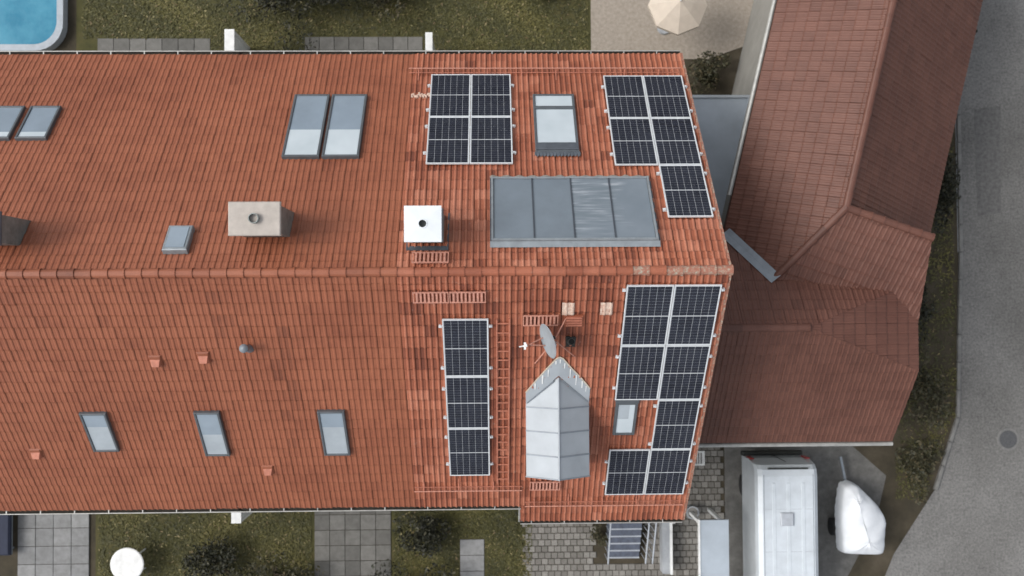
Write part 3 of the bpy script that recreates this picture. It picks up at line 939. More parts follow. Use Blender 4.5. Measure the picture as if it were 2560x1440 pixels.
def snow_guard(side, x0, x1, s, label):
    fr = FN if side == 'N' else FS
    t = empty('snow_guard', fr(((x0 + x1) / 2, s, 0)), label, 'snow guard', 'snow guard fences along the eaves')
    f = fr.at((0, s, 0))
    tp = MB(f)
    # the fence stands square to the roof, leaning slightly uphill
    MB(f).tube([(x0, 0, 0.20), (x1, 0, 0.20)], 0.014, 6).build('top_rail', M['pinkmetal'], t, org=worldloc(t))
    MB(f).tube([(x0, -0.01, 0.065), (x1, -0.01, 0.065)], 0.011, 6).build('bottom_rail', M['redmetal'], t)
    g = MB(f)
    x = x0 + 0.05
    while x < x1:
        g.bar((x, 0, 0.065), (x, 0, 0.20), 0.008, 0.008)
        x += 0.10
    stuff(g.build('lattice', M['redmetal'], t))
    x = x0 + 0.25
    while x < x1:
        MB(f).bar((x, -0.32, 0.045), (x, 0.0, 0.045), 0.030, 0.008).bar((x, 0.0, 0.045), (x, 0.0, 0.215), 0.028, 0.010).bar((x, -0.17, 0.05), (x, -0.01, 0.19), 0.016, 0.008).build('bracket', M['redmetal'], t)
        x += 0.91
    return t
snow_guard('N', XL - 0.1, 5.0, 7.02, 'long red snow guard along the far eave above the solar panels')
snow_guard('S', XL, 0.72, 7.03, 'red snow guard along the shorter left part of the near eave')
snow_guard('S', 0.80, 5.02, 7.68, 'red snow guard along the lower right part of the near eave')

t = MB(FN)
random.seed(44)
for k in range(14):
    x, q = -2.10 + 0.037 * k, random.uniform(-.05, .05)
    t.cbox(x, x + 0.05, 6.02 + q, 6.10 + q + random.uniform(0, .05), 0.02, 0.072, 0.012)
tag(t.build('mortar_patch', M['pale'], None, org=FN((-1.85, 6.05, 0))), 'pale crumbled mortar patch on the tiles left of the upper solar block', 'mortar patch')

# ------------------------------------------------------------------ pale tiles, louvre tile, vent pipe
def special_tile(name, x, s, label, mat, cat):
    m = MB(FS.at((x, s, 0)))
    m.add([(px, py, pz * 0.55 + 0.040) for px, py, pz in TV], TF, 0.5)
    o = m.build(name, mat, None, org=FS((x, s, 0)))
    return tag(o, label, cat)
special_tile('skylight_tile', 1.53, 0.85, 'pale glass tile above the louvred vent tile, left of two', M['pale'], 'glass tile')
special_tile('skylight_tile', 2.385, 0.85, 'pale glass tile next to the large solar block, right of two', M['pale'], 'glass tile')
t = empty('vent_tile', FS((1.81, 1.37, 0)), 'louvred red-brown vent tile beside the dish stay', 'vent tile')
MB(FS).box(1.60, 2.02, 1.21, 1.53, 0.0, 0.066).build('base', M['tile'], t)
for k in range(4):
    MB(FS).box(1.63, 1.99, 1.245 + 0.07 * k, 1.285 + 0.07 * k, 0.0662, 0.095).build('louvre', M['redmetal'], t)
t = empty('vent_pipe', FS((1.76, 2.03, 0)), 'short black vent pipe in the tiles right of the satellite dish', 'vent pipe')
MB(FS).cbox(1.64, 1.90, 1.86, 2.17, 0.0, 0.05, 0.02).build('base_plate', M['black'], t)
p0 = FS((1.765, 2.02, 0))
fz = Fr(p0, (1, 0, 0), (0, 1, 0), (0, 0, 1))
MB(fz).lathe([(0.10, -0.05), (0.085, 0.08), (0.065, 0.10), (0.065, 0.36), (0.078, 0.36), (0.078, 0.30)], 16).build('pipe', plain('vent_grey', c3(0.05, 0.055, 0.05), 0.5), t, smooth=True)
MB(fz).lathe([(0.001, 0.355), (0.062, 0.355)], 16).build('opening', M['soot'], t)

# small vents on the neighbour's roof
for (x, s, lab) in ((-7.82, 2.50, 'left of the three small vents above the near-slope roof windows'), (-6.70, 2.40, 'middle of the three small vents above the near-slope roof windows'),
                    (-11.5, 5.60, 'small vent low at the far left of the near slope'), (-5.82, 6.30, 'small vent near the front eave between two roof windows')):
    t = empty('roof_vent', FS((x, s, 0)), lab, 'roof vent', 'small vents on the left roofs')
    MB(FS).cbox(x - 0.15, x + 0.15, s - 0.16, s + 0.16, 0.0, 0.06, 0.03).build('base', M['tile_left'], t)
    MB(FS).add([(x - .11, s - .05, .06), (x + .11, s - .05, .06), (x + .11, s + .15, .061), (x - .11, s + .15, .061), (x - .08, s + .10, .15), (x + .08, s + .10, .15)],
               [(0, 1, 5, 4), (1, 2, 5), (2, 3, 4, 5), (3, 0, 4)]).build('hood', M['redmetal'], t)
t = empty('vent_pipe', FS((-5.62, 2.15, 0)), 'grey vent pipe on the near slope above a strip of dark tiles', 'vent pipe')
p0 = FS((-5.62, 2.15, 0))
MB(Fr(p0, (1, 0, 0), (0, 1, 0), (0, 0, 1))).lathe([(0.12, -0.05), (0.075, 0.10), (0.075, 0.42), (0.10, 0.42), (0.10, 0.47), (0.001, 0.50)], 16).build('pipe', M['zincdark'], t, smooth=True)

# ------------------------------------------------------------------ zinc dormer
t = empty('zinc_dormer', (1.535, -3.9, 7.4), 'gabled roof dormer covered in pale grey zinc sheets', 'dormer')
DX0, DX1, DXM = 0.77, 2.30, 1.533
DZE, DZR = 8.08, 8.60
YF = -4.88
def droof(x):
    return DZR - (DZR - DZE) * abs(x - DXM) / (DX1 - DXM)
bands = [-2.30, -3.19, -3.765, -4.335, YF]
for k in range(4):
    ya, yb = bands[k], bands[k + 1]
    for sgn in (-1, 1):
        xe = DX0 if sgn < 0 else DX1
        za = 0.004 if k % 2 else 0.0
        m = MB()
        if k == 0:
            # upper field runs out on the main roof: triangle to the ridge junction
            yr = -(ZT - DZR) / TA
            yl = -(ZT - DZE) / TA
            vs = [(DXM, yr, DZR), (DXM, yb, DZR), (xe, yb, DZE), (xe, yl, DZE)]
        else:
            vs = [(DXM, ya, DZR), (DXM, yb, DZR), (xe, yb, DZE), (xe, ya, DZE)]
        vs = [Vector(v) + Vector((0, 0, za)) for v in vs]
        vs += [v + Vector((0, 0, -0.03)) for v in vs]
        fs = [(0, 1, 2, 3), (7, 6, 5, 4), (0, 4, 5, 1), (1, 5, 6, 2), (2, 6, 7, 3), (3, 7, 4, 0)]
        if sgn > 0:
            fs = [f[::-1] for f in fs]
        m.add(vs, fs)
        m.build('zinc_sheet', M['zinc'], t)
        if k:
            MB().bar((DXM + sgn * 0.03, ya, DZR - 0.018), (xe, ya, DZE + 0.006), 0.034, 0.026).build('seam', M['zincdark'], t)
MB().tube([(DXM, -2.45, DZR + 0.004), (DXM, YF - 0.01, DZR + 0.004)], 0.022, 6).build('ridge_seam', M['zinc'], t)
# valley flashing lying on the tiles, in lengths
def rp(x, s, n=0.062):
    return FS((x, s, n))
out = [(DX0 - 0.01, 3.60), (1.00, 3.20), (1.22, 2.86), (1.45, 2.52), (1.53, 2.46), (1.61, 2.50), (1.83, 2.82), (2.06, 3.12), (DX1 + 0.0, 3.48)]
inn = [(DX0 - 0.0, 3.98), (1.02, 3.70), (1.26, 3.38), (1.48, 3.10), (1.533, 3.04), (1.58, 3.10), (1.80, 3.36), (2.05, 3.68), (DX1, 3.94)]
for k in range(8):
    m = MB(FS)
    a, b, c, d = out[k], out[k + 1], inn[k + 1], inn[k]
    m.add([(*a, 0.062), (*b, 0.062), (*c, 0.075), (*d, 0.075), (*a, 0.03), (*b, 0.03)], [(0, 1, 2, 3), (4, 5, 1, 0)])
    m.build('valley_sheet', M['zinc'], t)
for sgn, a, b in ((-1, (0.80, 3.93), (1.42, 3.20)), (1, (1.62, 3.18), (2.27, 3.90))):
    MB(FS).bar((*a, 0.085), (*b, 0.085), 0.026, 0.014).build('valley_fold', M['zincdark'], t)
# pale lime streaks where the flashing meets the tiles
st = MB(FS)
for (x, s, l) in ((0.98, 3.26, .22), (1.15, 3.0, .30), (1.28, 2.82, .24), (1.66, 2.62, .18), (1.80, 2.80, .30), (1.95, 3.0, .34), (2.10, 3.2, .24), (1.45, 2.55, .12), (1.55, 2.50, .14), (2.2, 3.36, .2)):
    wd = random.uniform(0.012, 0.022)
    st.add([(x - wd, s + 0.02, 0.0765), (x + wd, s + 0.02, 0.0765), (x + wd * 0.6, s + l, 0.0815), (x - wd * 0.6, s + l, 0.0815)], [(0, 1, 2, 3)])
st.build('lime_streak', M['white'], t)
edge = MB(FS)
for k in range(8):
    edge.bar((*out[k], 0.060), (*out[k + 1], 0.060), 0.03, 0.016)
edge.build('flashing_edge', plain('lime_mortar', c3(0.52, 0.46, 0.37), 0.9, 0, 0.2, 20), t)
# cheeks and front wall
zb = ZT + (-4.80) * TA
ck = MB()
for x in (DX0 + 0.07, DX1 - 0.07):
    ck.add([(x, -3.02, DZE), (x, -4.80, DZE), (x, -4.80, zb - 0.1)], [(0, 1, 2)])
ck.build('cheek', M['zincdark'], t)
fwm = MB()
fwm.add([(DX0 + .07, -4.80, zb - .1), (DX1 - .07, -4.80, zb - .1), (DX1 - .07, -4.80, DZE), (DXM, -4.80, DZR - 0.05), (DX0 + .07, -4.80, DZE)], [(0, 1, 2, 3, 4)])
fwm.build('front_wall', M['zincdark'], t)
MB().box(1.02, 2.05, -4.83, -4.803, zb + 0.15, DZE - 0.05).build('window', M['pane_blue'], t)
MB().bar((DX0, YF + .01, DZE - .025), (DXM, YF + .01, DZR - .025), 0.03, 0.07).bar((DX1, YF + .01, DZE - .025), (DXM, YF + .01, DZR - .025), 0.03, 0.07).build('barge_board', M['zincdark'], t)

# ------------------------------------------------------------------ satellite dish with mast and stays
t = empty('satellite_dish', FS((1.36, 1.95, 0)), 'grey satellite dish on a stayed mast above the zinc dormer, facing left', 'satellite dish')
dc = Vector((1.20, -1.53, 10.1))
nrm = Vector((-0.93, -0.29, 0.0)).normalized() * math.cos(R(17)) + Vector((0, 0, math.sin(R(17))))
ux = Vector((0.297, -0.955, 0)).normalized()
uy = nrm.cross(ux).normalized()
fd = Fr(dc, ux, uy, nrm)
pr = [(0.001, -0.055), (0.12, -0.050), (0.24, -0.034), (0.34, -0.010), (0.395, 0.008), (0.405, 0.004), (0.395, -0.004), (0.33, -0.026), (0.2, -0.052), (0.001, -0.068)]
MB(fd).lathe(pr, 36).build('reflector', M['dish'], t, smooth=True)
mt = Vector((1.345, -1.51, 0))
MB().tube([(mt.x, mt.y, ZT + mt.y * TA - 0.1), (mt.x, mt.y, 10.32)], 0.026, 10).build('mast', M['redmetal'], t)
MB(fd).box(-0.07, 0.07, -0.08, 0.08, -0.16, -0.069).build('mount', M['black'], t)
MB().tube([(mt.x, mt.y, 10.10), (mt.x + 0.02, mt.y - 0.09, 10.22), (mt.x + 0.01, mt.y - 0.15, 10.2)], 0.016, 6).build('cable_loop', M['white'], t)
lnb = fd((0.0, -0.30, 0.50))
lnb = Vector((0.69, -1.63, 10.06))
for q in (-0.09, 0.09):
    e = fd((q, -0.30, -0.01))
    MB().tube([e[:], (lnb + Vector((0, q * 0.25, 0)))[:]], 0.014, 6).build('feed_arm', M['pinkmetal'], t)
dl = (dc - lnb).normalized()
MB().tube([(lnb - dl * 0.02)[:], (lnb + dl * 0.05)[:]], 0.036, 10).tube([(lnb - dl * 0.02)[:], (lnb - dl * 0.13)[:]], 0.016, 8).build('feed_horn', M['white'], t)
MB().box(lnb.x - 0.025, lnb.x + 0.025, lnb.y - 0.085, lnb.y + 0.075, lnb.z - 0.05, lnb.z + 0.02).build('feed_bracket', M['white'], t)
for (x, s) in ((1.63, 1.29), (1.89, 2.46), (0.96, 2.66)):
    e = FS((x, s, 0.05))
    MB().tube([(mt.x, mt.y, 10.05), e[:]], 0.015, 6).build('stay', M['pinkmetal'], t)

# ------------------------------------------------------------------ house on the right: wing, lower front roof and link block
def plane_roof(parent, origin, gx, gy, poly, mat, fr_along=None):
    """tiles on the plane z = oz + gx*(x-ox) + gy*(y-oy), cut to the plan polygon (counter-clockwise, convex)"""
    ox, oy, oz = origin
    zf = lambda x, y: oz + gx * (x - ox) + gy * (y - oy)
    nz = Vector((-gx, -gy, 1)).normalized()
    dn = Vector((-gx, -gy, -(gx * gx + gy * gy))).normalized()
    ac = dn.cross(nz).normalized()
    fr = Fr((ox, oy, oz + 0.03), ac, dn, nz)
    P = [Vector((x, y, zf(x, y) + 0.03)) for x, y in poly]
    cs = [((p - fr.o).dot(ac), (p - fr.o).dot(dn)) for p in P]
    x0, x1 = min(c[0] for c in cs), max(c[0] for c in cs)
    y0, y1 = min(c[1] for c in cs), max(c[1] for c in cs)
    mb = MB(fr)
    n = len(cs)
    area = sum(cs[i][0] * cs[(i + 1) % n][1] - cs[(i + 1) % n][0] * cs[i][1] for i in range(n))
    sg = 1 if area > 0 else -1
    def near(x, y):
        for i in range(n):
            (ax, ay), (bx, by) = cs[i], cs[(i + 1) % n]
            L = math.hypot(bx - ax, by - ay)
            if sg * ((bx - ax) * (y - ay) - (by - ay) * (x - ax)) / L < -0.3:
                return False
        return True
    s = y1 - TC
    while s > y0 - TC:
        x = x0
        while x < x1:
            if near(x + TW / 2, s + TC / 2):
                t_ = min(1, max(0, 0.5 + 0.7 * (rtint() - 0.5)))
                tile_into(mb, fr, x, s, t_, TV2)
            x += TW
        s -= TC
    me = mb.mesh('roof_tile_field', mat, worldloc(parent))
    bm = bmesh.new()
    bm.from_mesh(me)
    cen = sum(P, Vector()) / n - worldloc(parent)
    for i in range(n):
        a, b = P[i] - worldloc(parent), P[(i + 1) % n] - worldloc(parent)
        no = Vector((b.y - a.y, a.x - b.x, 0)).normalized()
        if (cen - a).dot(no) > 0:
            no = -no
        bmesh.ops.bisect_plane(bm, geom=bm.verts[:] + bm.edges[:] + bm.faces[:], dist=1e-5, plane_co=a, plane_no=no, clear_outer=True)
    bm.to_mesh(me)
    bm.free()
    ob = bpy.data.objects.new('roof_tile_field', me)
    ob.parent = parent
    col.objects.link(ob)
    stuff(ob)
    d = MB()
    d.add([(x, y, zf(x, y) - 0.0) for x, y in poly] + [(x, y, zf(x, y) - 0.18) for x, y in poly], [tuple(range(n)), tuple(range(n, 2 * n))[::-1]] + [(k, n + k, n + (k + 1) % n, (k + 1) % n) for k in range(n)])
    d.build('roof_deck', M['deck'], parent)
    return zf

def ridge_run(parent, a, b, mat, r=0.095, name='ridge_tile_row'):
    a, b = Vector(a), Vector(b)
    L = (b - a).length
    n = max(1, int(round(L / 0.36)))
    x = (b - a).normalized()
    y = Vector((0, 0, 1)).cross(x).normalized()
    z = x.cross(y)
    cp = MB()
    for k in range(n):
        ridge_cap(Fr(a + x * (L / n * k), x, y, z), L / n + 0.02, r, tint=rtint(), mb=cp)
    return stuff(cp.build(name, mat, parent))

random.seed(21)
rh = empty('corner_house', (9.0, 1.7, 0), 'brown-red tiled house at the right with a slanting wing and hipped link to the terrace', 'house')
d = Vector((0.237, 0.9715, 0))
nn = Vector((0.9715, -0.237, 0))
R0 = Vector((9.04, 1.73, 0))
R1 = R0 + d * 12
kW, kE = 0.851, 0.805
W = lambda p: (p.x, p.y)
eW, eE = 2.45, 3.5
hip = (R0.x - 3.4, R0.y - 3.4 * 1.118)
plane_roof(rh, (R0.x, R0.y, 7.1), kW * nn.x, kW * nn.y, [W(R0), W(R1), W(R1 - nn * eW), W(R0 - nn * eW + d * -1.6), hip], M['tile_right'])
plane_roof(rh, (R0.x, R0.y, 7.1), -kE * nn.x, -kE * nn.y, [W(R0), W(R0 + nn * eE), W(R1 + nn * eE), W(R1)], M['tile_right'])
gy2 = 0.41
gx2 = 0.353 * gy2
P2 = plane_roof(rh, (R0.x, R0.y, 7.1), gx2, gy2, [W(R0), (7.44, -0.06), (7.2, -2.0), (11.25, -2.6), (11.25, 0.95)], M['tile_right'])
ridge_run(rh, (R0.x, R0.y, 7.13), (R1.x, R1.y, 7.13), M['tile_right'])
ridge_run(rh, (R0.x, R0.y, 7.13), (11.25, 0.95, 7.13), M['tile_right'])
ridge_run(rh, (7.44, -0.06, 6.16), (R0.x, R0.y, 7.13), M['tile_right'])
# link block
BR = 7.18
plane_roof(rh, (6, -1.33, BR), 0, 0.819, [(5.24, -1.33), (5.24, -4.62), (11.25, -4.62), (11.25, -2.52), (8.0, -1.33)], M['tile_right'])
plane_roof(rh, (6, -1.33, BR), 0, -0.819, [(5.24, -1.33), (8.0, -1.33), (10.5, -0.41), (8.6, 0.6), (6.6, 1.2), (5.24, 1.45)], M['tile_right'])
plane_roof(rh, (8, -1.33, BR), -0.30, 0, [(8.0, -1.33), (11.25, -2.52), (11.25, -0.14)], M['tile_right'])
MB().add([(11.1, -4.5, 4.1), (11.1, 0.9, 4.1), (11.1, 0.9, 6.85), (11.1, -0.14, 6.1), (11.1, -2.5, 6.0), (11.1, -4.5, 4.45)], [(0, 1, 2, 3, 4, 5)]).build('gable_wall', M['wall'], rh)
ridge_run(rh, (5.24, -1.33, BR + .03), (8.0, -1.33, BR + .03), M['tile_right'])
# zinc valley between wing and link block
va, vb = Vector((6.40, 1.28, 5.10)), Vector((7.46, -0.07, 6.20))
vd = (vb - va).normalized()
vy = Vector((0, 0, 1)).cross(vd).normalized()
m = MB()
m.add([(va + vy * .16)[:], (va + Vector((0, 0, -.02)))[:], (va - vy * .16)[:], (vb + vy * .16)[:], (vb + Vector((0, 0, -.02)))[:], (vb - vy * .16)[:]], [(0, 1, 4, 3), (1, 2, 5, 4)])
m.v = [v + Vector((0, 0, 0.12)) for v in m.v]
m.build('valley_gutter', M['zincdark'], rh)
# walls of the house
wl_ = MB()
a = [W(R0 - nn * 2.1 - d * 2), W(R0 + nn * 3.1 - d * 1), W(R1 + nn * 3.1), W(R1 - nn * 2.1)]
wl_.poly(a, -0.1, 4.6)
wl_.build('wall', M['wall_grey'], rh)
MB().poly([(5.25, -4.3), (11.0, -4.3), (11.0, 0.9), (5.25, 0.9)], -0.1, 4.2).build('wall', M['wall'], rh)
MB().tube([(5.24, -4.70, 4.42), (11.3, -4.70, 4.42)], 0.06, 8).build('gutter', M['gutter'], rh)
e0, e1 = R0 - nn * (eW + 0.06), R1 - nn * (eW + 0.06)
MB().tube([(e0.x, e0.y, 4.95), (e1.x, e1.y, 4.95)], 0.06, 8).build('gutter', M['gutter'], rh)

# flat roofed annex between the two houses
t = empty('flat_roof_annex', (6.2, 3.4, 0), 'flat-roofed annex with pale grey roof between the two houses', 'annex')
MB().box(5.25, 7.7, 0.95, 5.5, -0.1, 2.55).build('wall', M['wall'], t)
MB().cbox(5.20, 7.85, 0.90, 5.65, 2.551, 2.70, 0.02).build('roof', M['flatroof'], t)
rim = MB()
for q in ((5.20, 5.28, 0.9, 5.65), (7.77, 7.85, 0.9, 5.65), (5.28, 7.77, 5.57, 5.65)):
    rim.box(*q, 2.7005, 2.76)
rim.build('roof_edge', M['zinc'], t)

# ------------------------------------------------------------------ plants
def leaves(mb, n, c, r, size, flat=0.0, shell=0.6):
    """leaf-sized faces through an uneven crown made of lobes"""
    lobes = [(Vector((random.gauss(0, .45), random.gauss(0, .45), random.uniform(-.2, .6))), random.uniform(.35, .7)) for _ in range(9)]
    for _ in range(n):
        lc, lr = random.choice(lobes)
        v = Vector((random.gauss(0, 1), random.gauss(0, 1), random.gauss(0, 1))).normalized() * (random.uniform(shell, 1.0) * lr)
        p = lc + v
        p = Vector((c[0] + p.x * r[0], c[1] + p.y * r[1], max(0.03, c[2] + p.z * r[2])))
        a = Vector((random.gauss(0, 1), random.gauss(0, 1), random.gauss(0, .6))).normalized()
        b = a.cross(Vector((random.gauss(0, 1), random.gauss(0, 1), random.gauss(0, 1)))).normalized()
        s = size * random.uniform(0.6, 1.5)
        mb.add([(p - a * s)[:], (p + b * s * .5)[:], (p + a * s)[:], (p - b * s * .5)[:]], [(0, 1, 2, 3)], min(1, max(0, random.gauss(0.5, 0.25))))

def shrub(x, y, rx, ry, h, label, mat='leaf_dark', n=1800, size=0.055):
    t = empty('shrub', (x, y, 0), label, 'shrub', 'garden shrubs round the houses')
    m = MB()
    leaves(m, n, (x, y, h * 0.5), (rx, ry, h * 0.55), size)
    m.build('foliage', M[mat], t)
    st = MB()
    for k in range(5):
        a = random.uniform(0, 6.28)
        st.tube([(x, y, -0.02), (x + .25 * rx * math.cos(a), y + .25 * ry * math.sin(a), h * .4), (x + .6 * rx * math.cos(a), y + .6 * ry * math.sin(a), h * .75)], [0.03, 0.02, 0.008], 5)
    st.build('stem', M['bark'], t)
    return t
random.seed(31)
shrub(-7.2, 9.3, 1.2, 1.1, 1.6, 'leftmost of the dark evergreen bushes beyond the far eave')
shrub(-5.6, 9.5, 1.3, 1.0, 1.8, 'dark evergreen bush in the middle of the row beyond the far eave')
shrub(-3.6, 9.7, 1.1, 0.9, 1.4, 'brownish bush beyond the far eave, right of the dark ones', 'leaf')
shrub(7.05, 6.75, 0.75, 0.62, 1.0, 'low dark bush beside the gable, between gravel yard and annex', 'leaf', 1500)
shrub(-2.15, -8.2, 0.85, 0.75, 1.1, 'dark bush in the front garden left of the lawn', 'leaf_dark', 1600)
shrub(-2.5, -9.7, 1.0, 0.8, 1.2, 'dark bush at the lower picture edge below the lawn', 'leaf_dark', 1600)
shrub(-9.0, -8.9, 1.3, 0.9, 0.9, 'dark bush in the front garden right of the round table', 'leaf_dark', 1500)
shrub(-7.2, -9.4, 1.2, 0.8, 1.0, 'olive bush in the front garden below the white screen', 'leaf', 1500)
shrub(14.8, 3.0, 0.5, 1.6, 1.1, 'dark hedge bush by the road beside the right wing', 'leaf_dark', 1700)
shrub(15.2, 8.4, 0.5, 1.0, 1.0, 'dark hedge bush by the road at the upper right', 'leaf_dark', 1200)
shrub(13.9, -0.9, 0.7, 0.7, 0.8, 'round dark bush behind the right house near the road', 'leaf_dark', 1300)
shrub(14.1, -3.2, 0.8, 1.1, 0.7, 'brownish low bush on the planted strip right of the corner house', 'leaf', 1400)
shrub(14.0, -5.8, 0.6, 0.8, 0.6, 'brownish low bush by the road, above right of the covered trailer', 'leaf', 1200)
shrub(1.9, 9.9, 0.9, 0.6, 0.6, 'olive bush on the lawn edge by the gravel yard', 'leaf', 900)
shrub(3.35, -8.25, 0.28, 0.35, 0.5, 'small plant left of the entrance steps', 'leaf', 500, 0.04)

def grass(name, poly, n, label, zmax=0.05, seed=1, dens=None):
    random.seed(seed)
    m = MB()
    xs = [p[0] for p in poly]
    ys = [p[1] for p in poly]
    k = 0
    while k < n:
        x, y = random.uniform(min(xs), max(xs)), random.uniform(min(ys), max(ys))
        if dens and not dens(x, y):
            continue
        k += 1
        a = random.uniform(0, 6.283)
        s = random.uniform(0.03, 0.075)
        dx, dy = math.cos(a) * s, math.sin(a) * s
        z = random.uniform(0.01, zmax)
        patch = 0.5 + 0.5 * math.sin(x * 1.7 + 1.3 * math.sin(y * 2.1)) * math.cos(y * 1.3 + 0.7 * math.sin(x * 1.1))
        if patch < 0.30 and random.random() < 0.55:
            continue
        t_ = min(0.80, max(0, 0.26 + 0.40 * patch + random.gauss(0, 0.10)))
        if random.random() < 0.045:
            t_ = random.uniform(0.86, 1.0)
        m.add([(x - dx, y - dy, z * .4), (x + dy * .35, y - dx * .35, z), (x + dx, y + dy, z * 1.2), (x - dy * .35, y + dx * .35, z)], [(0, 1, 2, 3)], t_)
    return stuff(m.build(name, M['grass']), label, 'grass')
path_free = lambda x, y: not (-1.2 < x < -0.3 and y < -8.3)
grass('grass', [(-3.3, -6.4), (1.2, -10.6)], 22000, 'short green and brown grass with fallen leaves below the near eave', 0.06, 5, path_free)
grass('grass', [(-13.5, 7.2), (3.2, 10.6)], 30000, 'mown lawn beyond the far eave', 0.05, 6, lambda x, y: not (x < -9.3 and y < 8.2) and not (-6.2 < x < -2.3 and y < 8.3))
grass('grass', [(-12.9, -7.2), (-6.0, -10.6)], 14000, 'dark mossy grass below the left part of the near eave', 0.05, 8)
grass('grass', [(11.0, -7.2), (15.4, 9.5)], 16000, 'weedy brownish ground cover on the strip beside the road', 0.07, 9, lambda x, y: x < (15.4 if y > -4.5 else 15.2 + (y + 4.5) * 0.35) and not (x < 13.3 and y < -5.3))

# climbing tuft at the gable top right
random.seed(33)
t = empty('climbing_plant', (5.45, 1.35, 0), 'thin dark climbing plant at the gable wall beside the link roof', 'plant')
m = MB()
for k in range(240):
    z = random.uniform(4.5, 8.6)
    p = Vector((5.33 + random.gauss(0, .06), 1.25 + random.gauss(0, .16), z))
    a = Vector((random.gauss(0, 1), random.gauss(0, 1), random.gauss(0, 1))).normalized() * .05
    b = a.cross(Vector((random.random(), random.random(), 1))).normalized() * .025
    m.add([(p - a)[:], (p + b)[:], (p + a)[:], (p - b)[:]], [(0, 1, 2, 3)], random.random())
m.build('foliage', M['leaf_dark'], t)
MB().tube([(5.25, 1.3, 0), (5.28, 1.25, 4), (5.30, 1.28, 8.4)], [0.03, 0.02, 0.008], 5).build('stem', M['bark'], t)

# ------------------------------------------------------------------ pool, gravel yard, garden things
t = empty('swimming_pool', (-15.6, 9.2, 0), 'turquoise swimming pool with pale rounded rim at the upper left corner', 'pool')
def rrect(x0, x1, y0, y1, r, n=8):
    pts = []
    for cx, cy, a0 in ((x1 - r, y0 + r, -90), (x1 - r, y1 - r, 0), (x0 + r, y1 - r, 90), (x0 + r, y0 + r, 180)):
        for k in range(n + 1):
            a = R(a0 + 90 * k / n)
            pts.append((cx + r * math.cos(a), cy + r * math.sin(a)))
    return pts
o_, i_ = rrect(-19.0, -14.0, 7.72, 13.0, 0.9), rrect(-18.8, -14.2, 7.92, 12.8, 0.75)
n = len(o_)
m = MB()
m.add([(x, y, 0.30) for x, y in o_] + [(x, y, 0.31) for x, y in i_] + [(x, y, -0.05) for x, y in o_] + [(x, y, 0.05) for x, y in i_],
      [(k, (k + 1) % n, n + (k + 1) % n, n + k) for k in range(n)] + [(2 * n + k, 2 * n + (k + 1) % n, (k + 1) % n, k) for k in range(n)] + [(n + k, n + (k + 1) % n, 3 * n + (k + 1) % n, 3 * n + k) for k in range(n)])
m.build('rim', plain('pool_rim', c3(0.36, 0.40, 0.44), 0.6), t)
MB().add([(x, y, 0.20) for x, y in i_], [tuple(range(n))]).build('water', M['water'], t)

def parasol(x, y, z, r, label, mat):
    t = empty('parasol', (x, y, 0), label, 'parasol')
    fz = Fr((x, y, 0), (1, 0, 0), (0, 1, 0), (0, 0, 1))
    MB(fz).lathe([(0.03, z + 0.42), (r * .5, z + 0.24), (r, z), (r, z - 0.14), (r * .985, z - 0.14), (r * .985, z - .01), (0.03, z + .38)], 8).build('canopy', mat, t)
    MB().tube([(x, y, 0.05), (x, y, z + 0.5)], 0.022, 8).build('pole', M['white'], t)
    MB(fz).lathe([(0.001, 0.08), (0.22, 0.08), (0.24, 0.0)], 16).build('base', M['concrete'], t)
parasol(5.75, 8.55, 2.3, 0.92, 'cream garden parasol over the gravel yard at the top edge', M['cream'])

def screen(x0, x1, y0, y1, label):
    """white privacy screen standing out from the facade at the party wall"""
    t = empty('privacy_screen', ((x0 + x1) / 2, (y0 + y1) / 2, 0), label, 'privacy screen', 'white privacy screens at the party walls')
    ya, yb = min(y0, y1), max(y0, y1)
    for yy in (ya + .04, yb - .04):
        MB().box(x0 - .02, x1 + .02, yy - .04, yy + .04, 0, 1.95).build('post', M['white'], t)
    for k in range(9):
        MB().box(x0, x1, ya + .081, yb - .081, 0.10 + 0.2 * k, 0.285 + 0.2 * k).build('board', M['white'], t)
    MB().box(x0 - .05, x1 + .05, ya, yb, 1.951, 1.99).build('top_rail', M['white'], t)
screen(-8.22, -8.02, 6.0, 7.9, 'white privacy screen beyond the far eave at the left party wall')
screen(-2.02, -1.90, 6.0, 7.8, 'white privacy screen beyond the far eave where the solar house begins')
screen(-8.0, -7.8, -5.9, -7.3, 'white privacy screen below the near eave left of the centre')

t = empty('garden_table', (-11.7, -8.85, 0), 'round white garden table in the front garden at the lower left', 'table')
fz = Fr((-11.7, -8.85, 0), (1, 0, 0), (0, 1, 0), (0, 0, 1))
MB(fz).lathe([(0.001, 0.74), (0.50, 0.74), (0.53, 0.725), (0.53, 0.705), (0.50, 0.70), (0.001, 0.70)], 32).build('table_top', M['white'], t)
for k in range(4):
    a = R(45 + 90 * k)
    MB(fz).tube([(0.36 * math.cos(a), 0.36 * math.sin(a), 0.70), (0.44 * math.cos(a), 0.44 * math.sin(a), 0.0)], 0.025, 8).build('leg', M['white'], t)
t = empty('garden_lounger', (-15.9, -7.7, 0), 'navy blue covered garden lounger at the left edge below the eave', 'garden lounger')
MB().cbox(-16.4, -15.55, -8.6, -7.0, 0.30, 0.45, 0.05).build('cushion', M['navy'], t)
MB().box(-16.4, -15.55, -8.6, -7.0, 0.24, 0.299).build('frame', M['zincdark'], t)
for xx in (-16.3, -15.65):
    for yy in (-8.45, -7.15):
        MB().box(xx - .03, xx + .03, yy - .03, yy + .03, 0.0, 0.239).build('leg', M['zincdark'], t)

